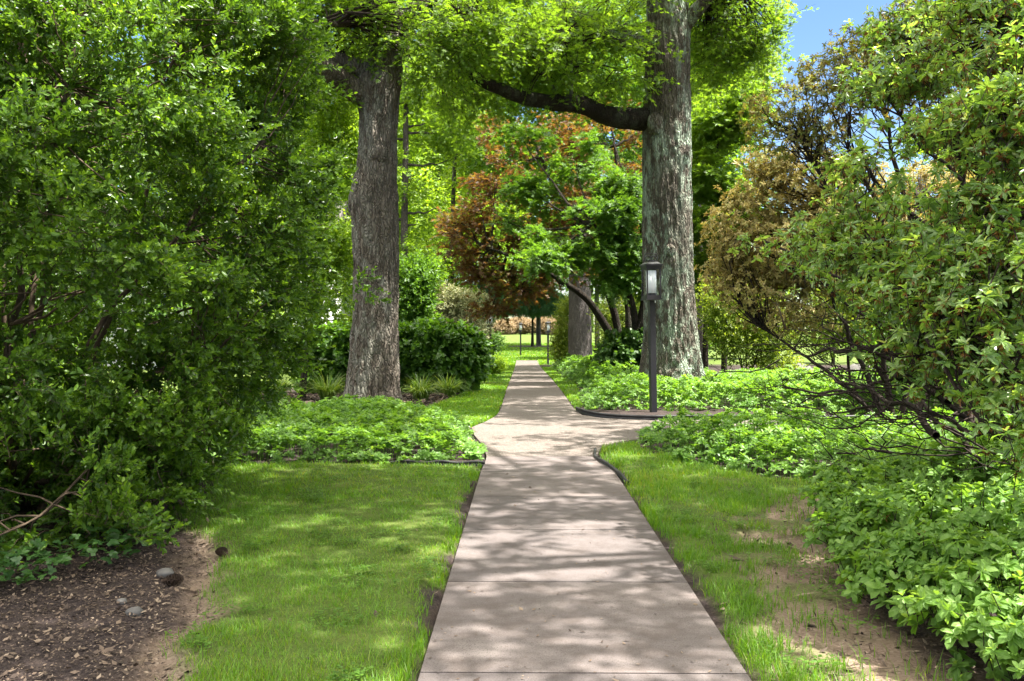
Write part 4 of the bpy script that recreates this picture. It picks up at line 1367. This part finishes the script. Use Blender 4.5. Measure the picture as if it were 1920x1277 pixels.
az2 = pxblobs([(1500, 190, 60, 40), (1560, 140, 60, 40), (1620, 100, 70, 40), (1690, 60, 70, 40), (1480, 250, 60, 40), (1560, 240, 80, 45), (1640, 190, 80, 50), (1440, 240, 35, 25), (1600, 300, 70, 36), (1760, 20, 80, 50), (1720, 140, 80, 60), (1840, 80, 100, 90), (1850, 250, 100, 80), (1420, 200, 18, 16), (1750, 250, 80, 60)], 11.2)
shrub("azalea_shrub", "tall twiggy brown azalea with thin leaves against the blue sky", "shrub", (5.6, 11.4, -.02),
      [([(5.6, 11.4, 0), (5.0, 11.3, 2), (3.9, 11.2, 3.7)], .055), ([(5.6, 11.4, 0), (5.0, 11.3, 2), (4.2, 11.2, 4.6)], .05), ([(5.6, 11.4, 0), (5.5, 11.3, 2.5), (4.9, 11.2, 5)], .06), ([(5.6, 11.4, 0), (4.8, 11.2, 1.6), (3.3, 11.2, 3.9)], .045), ([(5.6, 11.4, 0), (6, 11.3, 3), (5.9, 11.2, 5)], .05)],
      az2, 1900, rhodo_emit(.055, 6, .4, 2, .09, .08, .8), [M['azalea_leaf'], M['spent']], M['twig_dark'], "azaleas on the right", .45, .4, 1.6, 300, .006, seed=51, attach=3.0)
# yellow green shrubs under and behind
def mound(name, label, cat, rows, Y, mat, ncl, leaf, size, per=5, n=6, L=.2, thr=.35, gap=1.5, group=None, bark='twig_dark', upb=.5, ntw=60, inner=.6, tip=.3, dy=None, up=.3):
    bb = pxblobs(rows, Y, dy)
    cx_, cy_ = bb[0][0], bb[0][1]
    g = G1(cx_, cy_)
    lim = [([(cx_ + rng.normal(0, .05), cy_, g), (cx_ * .6 + b[0] * .4, cy_, g + (b[2] - g) * .5), b[:3]], .02 + .002 * b[2]) for b in bb]

    def em(fo, p, o):
        spray_crown(fo, p, o, per, L, n, leaf, size, 50, 'whorl', up, .75, .6, .05, upb=upb, spread=L * .5, tipcol=tip)
        return None
    return shrub(name, label, cat, (cx_, cy_, g - .02), lim, bb, ncl, em, M[mat], M[bark], group, inner, thr, gap, ntw, .006, seed=int(abs(cx_ * 10)) + 3, zmin=.02)


mound("yellow_shrub", "yellow green shrub glowing through the open azalea branches", "shrub", [(1590, 570, 70, 50), (1540, 620, 50, 30), (1650, 620, 60, 35), (1600, 500, 40, 26), (1700, 570, 60, 50)], 19, 'yellow_leaf', 800, KITE, .07, L=.25)
mound("yellow_shrub", "pale yellow shrub low behind the azalea beside the lichen oak", "shrub", [(1400, 640, 50, 40), (1370, 600, 40, 40), (1440, 610, 40, 40), (1345, 560, 25, 30), (1430, 680, 50, 20)], 25, 'yellow_leaf', 800, KITE, .08, L=.3)
mound("green_shrub", "deep green shrub at the far right behind the ground cover", "shrub", [(1760, 620, 90, 50), (1860, 600, 90, 60), (1700, 660, 60, 30)], 17, 'green_leaf', 800, KITE, .09, L=.3)
tree("golden_maple_tree", "weeping golden leaved small tree right of the dark grey trunk", "tree", (3.3, 37, G1(3.3, 37)), [[(3.3, 37, -.6), (3.35, 37, .6), (3.2, 37, 1.7)], [(3.3, 37, .3), (3.8, 37, 1.2), (4.0, 37, 2.0)]],
     pxblobs([(1152, 590, 30, 14), (1170, 615, 28, 14), (1146, 620, 18, 14), (1160, 570, 28, 14, .5), (1180, 640, 22, 12), (1150, 650, 18, 10), (1190, 600, 30, 20, .5)], 37), 700, 5, 6, KITE, .085, M['yellow_leaf'], M['dark_bark'], .3, .08, .38, 1.2, None, 8, .3, True, .7, .3)
mound("golden_cypress", "narrow golden conifer hugging the left side of the dark grey trunk", "conifer", [(1056, 640, 12, 22), (1060, 610, 10, 22), (1064, 580, 8, 18), (1052, 655, 14, 14)], 46.5, 'yellow_leaf', 420, KITE, .09, L=.3, thr=.2)
mound("variegated_dogwood", "cream variegated shrub behind the round green hydrangea", "shrub", [(850, 580, 50, 22), (885, 605, 30, 20), (865, 625, 45, 16), (820, 600, 40, 22), (880, 570, 30, 14), (835, 555, 35, 14)], 39, 'cream_leaf', 900, KITE, .10, L=.3, thr=.34)
mound("leafy_shrub", "tall leafy climber covered shrub against the right side of the brown oak", "shrub", [(768, 560, 26, 40), (780, 520, 24, 24), (765, 600, 34, 20), (790, 585, 18, 20)], 27, 'green_leaf', 600, KITE, .12, L=.3)
mound("dark_shrub", "dark low yew by the left edge of the far lawn", "shrub", [(918, 640, 16, 14), (900, 650, 20, 14)], 62, 'deep_leaf', 300, KITE, .14, L=.4)
mound("round_shrub", "small round light green shrub at the foot of the second lamp post", "shrub", [(932, 683, 12, 8), (922, 690, 8, 6)], 37, 'lime_leaf', 220, KITE, .07, L=.16, thr=.1)
mound("hydrangea", "big leaved hydrangea mound on the right of the brown oak trunk", "shrub", [(830, 665, 72, 42), (780, 670, 50, 50), (862, 680, 32, 40), (830, 700, 64, 30), (800, 640, 50, 24), (850, 645, 32, 20)], 23.3, 'hydrangea_leaf', 1000, HYD, .15, 3, 5, .22, .15, group="hydrangeas behind the left island", upb=.55, inner=.75)
mound("hydrangea", "big leaved hydrangea half hidden behind the left side of the brown oak", "shrub", [(625, 665, 45, 44), (600, 690, 30, 30), (650, 650, 34, 30), (640, 700, 40, 24)], 22.5, 'hydrangea_leaf', 620, HYD, .15, 3, 5, .22, .15, group="hydrangeas behind the left island", upb=.55, inner=.75)
mound("hydrangea", "dark broad leaved hydrangea in shade between lichen oak and far grey trunk", "shrub", [(1180, 668, 38, 26), (1155, 680, 22, 18), (1200, 660, 30, 30), (1165, 655, 24, 16)], 27, 'deep_leaf', 500, HYD, .17, 3, 5, .25, .15, upb=.5, inner=.7)
mound("tan_bush", "leftmost small rounded tan bush on the far sunny lawn", "shrub", [(945, 615, 15, 9)], 128, 'pink_leaf', 500, KITE, .17, L=.4, thr=.1, group="rounded tan bushes on the far lawn")
mound("tan_bush", "wide rounded tan bush left of the pine sapling trunk", "shrub", [(975, 611, 22, 12), (965, 613, 14, 10)], 130, 'pink_leaf', 700, KITE, .17, L=.4, thr=.1, group="rounded tan bushes on the far lawn")
mound("tan_bush", "rounded tan bush right of the pine sapling trunk", "shrub", [(1020, 611, 18, 12), (1008, 613, 14, 10)], 129, 'pink_leaf', 600, KITE, .17, L=.4, thr=.1, group="rounded tan bushes on the far lawn")
mound("tan_bush", "rightmost tan bush on the far lawn beside the golden conifer", "shrub", [(1043, 612, 16, 13)], 126, 'pink_leaf', 500, KITE, .17, L=.4, thr=.1, group="rounded tan bushes on the far lawn")
# pine sapling in a mulch ring
tree("pine_tree", "young blue green pine in a mulch ring on the far lawn", "pine tree", (.9, 90, G1(.9, 90)), [[(.9, 90, -.4), (.9, 90, 1.5), (.95, 90, 3.2), (.9, 90, 5)]],
     pxblobs([(998, 578, 50, 9), (975, 568, 34, 9), (1025, 565, 34, 9), (998, 555, 40, 10), (955, 580, 20, 6), (1042, 578, 20, 6), (1000, 540, 26, 8)], 90), 700, 5, 10, THIN, .3, M['pine_leaf'], M['dark_bark'], .4, .16, .3, .6, None, 4, .3, True, .3, .1, 'whorl')
tree("pine_tree", "larger blue green pine spreading behind the far lampposts at left", "pine tree", (-4.2, 100, G1(-4.2, 100)), [[(-4.2, 100, -.4), (-4.2, 100, 5), (-4.1, 100, 12)]],
     pxblobs([(930, 560, 40, 12), (895, 550, 34, 12), (940, 535, 40, 14), (905, 580, 40, 10), (925, 510, 30, 12)], 100), 700, 5, 10, THIN, .35, M['pine_leaf'], M['dark_bark'], .5, .2, .3, .6, None, 4, .3, True, .3, .1, 'whorl')

# ------------------------------------------------------------------ ground covers (uncountable)
def cover(name, label, poly, dens, h, size, mat, seed, edge=.35, nl=7):
    P = np.array(poly)
    lo, hi = P.min(0), P.max(0)
    n = int((hi[0] - lo[0]) * (hi[1] - lo[1]) * dens)
    x, y = rng.uniform(lo[0], hi[0], n), rng.uniform(lo[1], hi[1], n)
    jit = (fbm(np.stack([x * 1.6, y * 1.6, 0 * x], -1), 3, seed) - .5) * .5
    d = sdist(x, y, poly) + jit * .7
    m = d > 0
    x, y, d = x[m], y[m], d[m]
    hh = h * (.35 + .65 * smooth(0, edge, d)) * (.65 + .7 * fbm(np.stack([x * 1.9, y * 1.9, 0 * x], -1), 3, seed + 1)) * (.9 + .25 * vnoise(np.stack([x * 9, y * 9, 0 * x], -1), seed))
    lev = rng.random(len(x)) ** .45
    lev = np.where(d < .3, rng.random(len(x)), lev)
    z = gz(x, y) + hh * lev
    mb = MB()
    N = len(x)
    gx_, gy_ = rng.normal(0, .25, N), rng.normal(0, .25, N) - .35 * (d < .25)
    D = nrm(np.stack([gx_, gy_, np.ones(N)], -1))
    c = np.stack([x, y, z], -1)
    e1 = nrm(np.cross(D, np.array([.2, .9, .3]) + 0 * D))
    e2 = np.cross(e1, D)
    for ring, (a0, sz, k) in enumerate(((80, 1., nl), (52, .7, 4))):
        ph = np.arange(k)[None] * (2 * np.pi / k) + rng.random((N, 1)) * 6.28 + rng.normal(0, .2, (N, k))
        rad = e1[:, None] * np.cos(ph)[..., None] + e2[:, None] * np.sin(ph)[..., None]
        a = np.radians(a0 + rng.normal(0, 12, (N, k)))
        dd = D[:, None] * np.cos(a)[..., None] + rad * np.sin(a)[..., None]
        nn2 = D[:, None] * np.sin(a)[..., None] - rad * np.cos(a)[..., None] + rng.normal(0, .2, dd.shape)
        cl = np.repeat(rng.random(N), k)
        mb.leaves(T_oval(.24, .05, .15, .55), np.repeat((c + D * .01 * ring)[:, None], k, 1).reshape(-1, 3), dd.reshape(-1, 3), nn2.reshape(-1, 3), size * sz * rng.uniform(.75, 1.2, N * k), np.clip(.45 * cl + .4 * rng.random(N * k) + .22 * ring, 0, 1))
    mb.sticks(c, np.stack([x, y, gz(x, y) - .02], -1), .0022, .003)
    o = mb.build(name, M[mat])
    return tag(o, label, "ground cover", None, "stuff")


cover("ground_cover", "whorled green ground cover filling the left island around the brown oak",
      [(-7, 10.5), (-1.0, 10.4), (-.42, 10.6), (-.46, 11.4), (-.66, 12.5), (-.78, 13.7), (-1.15, 14.7), (-1.7, 15.8), (-2.2, 17.2), (-2.6, 17.6), (-3.4, 17.4), (-4.0, 16.2), (-7, 15.6)], 105, .29, .08, 'cover_leaf', 3, .4)
cover("ground_cover", "wide sunlit green ground cover bed right of the side walk",
      [(1.62, 12.75), (1.52, 11.7), (1.85, 10.2), (2.35, 9.6), (2.9, 9.1), (3.0, 8.2), (2.7, 7.4), (3.5, 6.9), (9, 7), (9, 12.95), (1.95, 12.85)], 120, .40, .075, 'cover_leaf', 4, .4)
cover("ground_cover", "green ground cover around the lichen oak and behind the front lamp post",
      [(1.22, 17.4), (2.2, 17.4), (4, 17.2), (7, 16.2), (13, 16.2), (13, 23), (4.6, 25), (2.3, 25), (1.45, 21.5), (1.2, 19)], 75, .48, .09, 'cover_leaf', 5, .4)
cover("ground_cover", "mounded ground cover along the right side of the far path",
      [(1.55, 25), (1.6, 30), (1.65, 40), (1.5, 50), (5, 50), (5, 25)], 36, .62, .13, 'cover_leaf', 6, .5, 6)


def ivy(name, label, poly, dens, seed):
    P = np.array(poly)
    lo, hi = P.min(0), P.max(0)
    n = int((hi[0] - lo[0]) * (hi[1] - lo[1]) * dens)
    x, y = rng.uniform(lo[0], hi[0], n), rng.uniform(lo[1], hi[1], n)
    m = (sdist(x, y, poly) > 0) & (fbm(np.stack([x * 2, y * 2, 0 * x], -1), 2, seed) > .45)
    x, y = x[m], y[m]
    N = len(x)
    mb = MB()
    D = nrm(np.stack([rng.normal(0, 1, N), rng.normal(-.4, 1, N), rng.uniform(-.1, .5, N)], -1))
    Nn = nrm(np.stack([rng.normal(0, .4, N), rng.normal(-.3, .4, N), np.ones(N)], -1))
    mb.leaves(T_palm(3, 70, .26), np.stack([x, y, gz(x, y) + rng.uniform(.03, .22, N)], -1), D, Nn, rng.uniform(.05, .085, N), rng.random(N))
    return tag(mb.build(name, M['ivy_leaf']), label, "ivy", None, "stuff")


ivy("ivy", "dark ivy creeping under the left evergreen shrub", [(-6, 4.5), (-3.0, 4.9), (-2.55, 5.9), (-2.6, 6.6), (-2.9, 7.8), (-6.5, 9)], 420, 7)
ivy("ivy", "scattered ivy at the dirt rim below the right ground cover", [(2.1, 5.9), (2.0, 6.6), (2.6, 7.6), (2.9, 8.6), (3.4, 8.4), (3.0, 6.5)], 60, 8)

# ------------------------------------------------------------------ grass
def grass(name, label, poly, dens, h, seed, wid=.0035, fade=None, dirt_thin=True, zoff=0):
    P = np.array(poly)
    lo, hi = P.min(0), P.max(0)
    n = int((hi[0] - lo[0]) * (hi[1] - lo[1]) * dens)
    x, y = rng.uniform(lo[0], hi[0], n), rng.uniform(lo[1], hi[1], n)
    if fade:
        m = rng.random(n) < np.clip(fade / y, .05, 1) ** 1.2
        x, y = x[m], y[m]
    la, di = regions(x, y)
    tuft = fbm(np.stack([x * 4, y * 4, 0 * x], -1), 3, seed)
    prob = la * np.where(x > 0, np.where(y < 14, .35 + .65 * smooth(.38, .6, tuft), 1), 1) * (1 - .93 * np.clip(di * 1.1, 0, 1)) * np.where(di > .2, smooth(.35, .6, tuft) + .1, 1)
    ok = (rng.random(len(x)) < prob) & (sdist(x, y, PATH) < -.012) & inpoly(x, y, poly)
    x, y, tuft = x[ok], y[ok], tuft[ok]
    N = len(x)
    hh = h * rng.uniform(.5, 1.25, N) * (.6 + .8 * tuft)
    big_ = fbm(np.stack([x * 1.1, y * 1.1, 0 * x], -1), 2, seed + 5)
    a = rng.random(N) * 6.28
    lean = rng.uniform(.15, .8, N)
    dx, dy = np.cos(a) * lean * hh, np.sin(a) * lean * hh
    px_, py_ = -np.sin(a) * wid, np.cos(a) * wid
    s_ = np.clip(y / 7, .8, 4)
    px_, py_ = px_ * s_, py_ * s_
    z0 = gz(x, y) - .01 + zoff
    b = np.stack([x, y, z0], -1)
    mdl = b + np.stack([dx * .35, dy * .35, hh * .6], -1)
    tip = b + np.stack([dx, dy, hh], -1)
    w_ = np.stack([px_, py_, 0 * px_], -1)
    v = np.stack([b - w_, b + w_, mdl + w_ * .8, mdl - w_ * .8, tip + w_ * .12, tip - w_ * .12], 1)
    o = np.arange(N)[:, None] * 6
    f = np.stack([np.concatenate([o + 0, o + 1, o + 2, o + 3], 1), np.concatenate([o + 3, o + 2, o + 4, o + 5], 1)], 1)
    r = np.clip(.35 * rng.random(N) + .5 * big_ + .12 * (rng.random(N) < .16) * 3.4 + .02, 0, 1)
    mb = MB()
    mb.add(v.reshape(-1, 3), f.reshape(-1, 4), np.repeat(r, 2))
    return tag(mb.build(name, M['blade']), label, "grass", None, "stuff")


grass("grass", "bright green mown lawn left of the concrete walk", [(-10, 2.6), (-.46, 2.6), (-.46, 10.6), (-10, 10.6)], 7000, .06, 1, .0026, 5.0)
grass("grass", "thin patchy grass strip right of the concrete walk", [(.98, 2.6), (3.3, 2.6), (3.3, 12.6), (.8, 12.6)], 8000, .075, 2, .0026, 5.0)
grass("grass", "narrow green lawn strips beside the far path", [(-2.6, 14), (1.8, 14), (1.8, 56), (-2.6, 56)], 1500, .06, 3, .004, 16)
grass("grass", "far shaded lawn beyond the end of the path", [(-9, 56), (9, 56), (9, 100), (-9, 100)], 90, .09, 4, .01, 60)


n = 90
cx_, cy_ = np.concatenate([rng.uniform(-2.3, -.55, 60), rng.uniform(1.1, 2.1, 30)]), np.concatenate([rng.uniform(3.2, 10, 60), rng.uniform(4, 10, 30)])
k = rng.integers(6, 40, n)
x = np.repeat(cx_, k) + rng.normal(0, .06, k.sum()) * np.repeat(rng.uniform(.5, 1.8, n), k)
y = np.repeat(cy_, k) + rng.normal(0, .06, k.sum()) * np.repeat(rng.uniform(.5, 1.8, n), k)
m = regions(x, y)[0] > .6
m &= sdist(x, y, PATH) < -.02
x, y = x[m], y[m]
mb = MB()
for a in range(3):
    ph = rng.random(len(x)) * .6 + a * 2.1
    mb.leaves(T_kite(.45, .05, .6), np.stack([x, y, gz(x, y) + .045 + rng.uniform(0, .03, len(x))], -1), np.stack([np.cos(ph), np.sin(ph), .15 + 0 * ph], -1), np.array([0, 0, 1.]) + rng.normal(0, .15, (len(x), 3)), rng.uniform(.014, .026, len(x)), rng.random(len(x)))
tag(mb.build("clover", M['green_leaf']), "small clover patches growing in the mown lawn", "clover", None, "stuff")


def clump(label, c, h, n, mat='strap'):
    root = thing("ornamental_grass", label, "ornamental grass", (c[0], c[1], G1(*c) - .02), "arching grass clumps by the brown oak")
    mb = MB()
    a = rng.random(n) * 6.28
    L = h * rng.uniform(.7, 1.3, n)
    rad = rng.uniform(.02, .16, n)
    out_ = L * rng.uniform(.35, 1.35, n)
    pw = np.stack([-np.sin(a), np.cos(a), 0 * a], -1)
    rows = []
    z0 = G1(*c) - .02
    for k, t_ in enumerate((0, .35, .7, 1)):
        r = rad + out_ * t_ ** 1.6
        z = z0 + L * (1.3 * t_ - .62 * t_ ** 2.3 * (out_ / L) * 1.25)
        p = np.stack([c[0] + np.cos(a) * r, c[1] + np.sin(a) * r, z], -1)
        wd = (.009, .011, .008, .001)[k]
        rows += [p - pw * wd, p + pw * wd]
    v = np.stack(rows, 1)
    o = np.arange(n)[:, None] * 8
    f = np.stack([np.concatenate([o + 2 * k, o + 2 * k + 1, o + 2 * k + 3, o + 2 * k + 2], 1) for k in range(3)], 1)
    mb.add(v.reshape(-1, 3), f.reshape(-1, 4), np.repeat(rng.random(n), 3))
    mb.build("leaves", M[mat], root)
    return root


clump("pale arching grass clump just right of the brown oak's foot", (-2.25, 20.2), .5, 260)
clump("darker arching grass clump beside the hydrangea's right foot", (-1.75, 21.3), .5, 240)
clump("upright grass clump just left of the brown oak's foot", (-4.25, 20.0), .55, 260)
clump("grass clump at the right rim of the evergreen shrub's shade", (-5.45, 20.2), .6, 300)

# ------------------------------------------------------------------ litter, cones, stones
def litter(name, label, poly, n, size, seed, mat='litter', T_=T_kite(.28, -.25)):
    P = np.array(poly)
    lo, hi = P.min(0), P.max(0)
    x, y = rng.uniform(lo[0], hi[0], n), rng.uniform(lo[1], hi[1], n)
    m = inpoly(x, y, poly) & (sdist(x, y, PATH) < -.03)
    x, y = x[m], y[m]
    la, di = regions(x, y)
    m = rng.random(len(x)) < 1 - .92 * la * (1 - di)
    x, y, di = x[m], y[m], di[m]
    N = len(x)
    mb = MB()
    D = nrm(np.stack([rng.normal(size=N), rng.normal(size=N), rng.normal(0, .2, N)], -1))
    Nn = nrm(np.stack([rng.normal(0, .35, N), rng.normal(0, .35, N), np.ones(N)], -1))
    zz = G(x, y) + (.05 * (fbm(np.stack([x * .9, y * .9, 0 * x], -1), 3, 3) - .5) + .018 * (fbm(np.stack([x * 8, y * 8, 0 * x], -1), 2, 4) - .5)) - .01 - .03 * di + .006
    mb.leaves(T_, np.stack([x, y, zz + rng.uniform(0, .012, N)], -1), D, Nn, size * rng.lognormal(-.3, .55, N), rng.random(N) ** 1.5)
    return tag(mb.build(name, M[mat]), label, "leaf litter", None, "stuff")


litter("leaf_litter", "brown dead leaves and bark chips on the left mulch bed", [(-5.5, 2.6), (-1.2, 2.6), (-1.4, 5.5), (-2.3, 7.9), (-5.5, 8.5)], 60000, .018, 1)
litter("leaf_litter", "pale dead leaf scraps and needles on the right bare dirt", [(1.02, 2.6), (3, 2.6), (3, 8.8), (1.5, 8), (1.05, 5)], 11000, .028, 2)
litter("leaf_litter", "pale gravel and leaf litter left of the brown oak", [(-7.5, 18.3), (-1.4, 18.3), (-1.5, 22), (-7.5, 22)], 7000, .07, 3)
litter("leaf_litter", "rusty dry needles strewn on the right bare dirt", [(1.02, 2.6), (3, 2.6), (3, 8.8), (1.5, 8), (1.05, 5)], 9000, .07, 5, T_=T_kite(.035, -.05))
litter("leaf_litter", "few brown fallen leaves lying on the left lawn", [(-2.6, 3), (-.5, 3), (-.5, 10), (-3, 10)], 900, .03, 6)
# scraps on the walk
n = 900
x, y = rng.uniform(-.44, .97, n), 2.6 + rng.random(n) ** 1.6 * 11
mb = MB()
mb.leaves(T_kite(.22, -.2), np.stack([x, y, G(x, y) + .004], -1), nrm(np.stack([rng.normal(size=n), rng.normal(size=n), 0 * x], -1)), nrm(np.stack([rng.normal(0, .3, n), rng.normal(0, .3, n), np.ones(n)], -1)), rng.lognormal(-4.4, .55, n), rng.random(n))
tag(mb.build("leaf_litter", M['litter']), "tiny dry scraps scattered on the concrete walk", "leaf litter", None, "stuff")


def cone(label, x, y, rz, L=.115):
    root = thing("pine_cone", label, "pine cone", (x, y, G1(x, y)), "pine cones on the mulch")
    mb = MB()
    ax = np.array([math.cos(rz), math.sin(rz), .08])
    ax /= np.linalg.norm(ax)
    c0 = np.array([x, y, G1(x, y) + .022]) - ax * L / 2
    k = np.arange(90)
    t_ = (k + .5) / 90
    rr = L * .27 * np.sin(np.pi * np.clip(t_ * .9 + .08, 0, 1)) ** .8
    e1 = nrm(np.cross(ax, np.array([0, 0, 1.])))
    e2 = np.cross(e1, ax)
    rad = e1 * np.cos(k * 2.4)[:, None] + e2 * np.sin(k * 2.4)[:, None]
    P = c0 + ax * (t_ * L)[:, None] + rad * (rr * .25)[:, None]
    mb.leaves(T_kite(.36, -.12, .7), P, nrm(rad + ax * .45), nrm(ax - rad * .4), rr + .006, rng.random(90))
    mb.build("scales", M['wood_cone'], root)
    m2 = MB()
    m2.tube([c0, c0 + ax * L * .5, c0 + ax * L * .97], [L * .08, L * .12, .003], 8)
    m2.build("core", M['wood_cone'], root)


cone("pine cone lying on dark mulch beside the grey pebble", -2.08, 5.42, .1, .125)
cone("pine cone at the edge of the lawn by the thin tan soil strip", -2.02, 6.12, -.5, .10)


def stone(label, c, r, seed, name="stone", group="pale stones on the mulch"):
    mb = MB()
    mb.blob((0, 0, 0), r, seed, 16, 10, .35, 1.6)
    o = mb.build(name, M['stone'], None, True)
    o.location = c
    return tag(o, label, "stone", group)


stone("rounded grey pebble next to the pine cone on the mulch", (-2.2, 5.62, .008), (.055, .04, .032), 1)
stone("angular pale stone in the middle of the left mulch bed", (-2.06, 4.84, .006), (.045, .035, .032), 2)
stone("small pale chip left of the angular stone on mulch", (-2.22, 5.05, .002), (.028, .025, .02), 3)
stone("pale boulder in the dark under the right azalea", (7.5, 25.2, .30), (.42, .35, .30), 4, "boulder", "boulders under the azaleas")
stone("darker boulder under the azalea right of the pale one", (9.3, 25.5, .24), (.5, .35, .32), 5, "boulder", "boulders under the azaleas")

# ------------------------------------------------------------------ pale house glimpsed at left
root = thing("house", "pale sided house glimpsed between evergreen shrub and brown oak", "house", (-20, 52, G1(-20, 52)))
x0, x1, y0, y1, zt = -34, -10.6, 48, 58, 6.0
mb = MB()
mb.box(((x0 + x1) / 2, (y0 + y1) / 2, zt / 2 - .5), (x1 - x0, y1 - y0, zt + 1))
mb.build("wall", M['wall_white'], root)
mb = MB()
v = [(x0 - .5, y0 - .5, zt + .002), (x1 + .5, y0 - .5, zt + .002), (x1 + .5, y1 + .5, zt + .002), (x0 - .5, y1 + .5, zt + .002), (x0 - .5, 53, zt + 3), (x1 + .5, 53, zt + 3)]
mb.add(v, [[0, 1, 5, 4], [2, 3, 4, 5], [1, 2, 5, 5], [3, 0, 4, 4], [3, 2, 1, 0]])
mb.build("roof", M['roof'], root)
for wx in (-31, -27, -23, -19, -15):
    fr = MB(); fr.box((wx, y0 - .03, 2.6), (1.3, .08, 1.7)); fo = fr.build("window", M['wall_white'], root)
    g_ = MB(); g_.box((wx, y0 - .08, 2.6), (1.1, .03, 1.5)); go = g_.build("pane", M['glass'])
    go.parent = fo
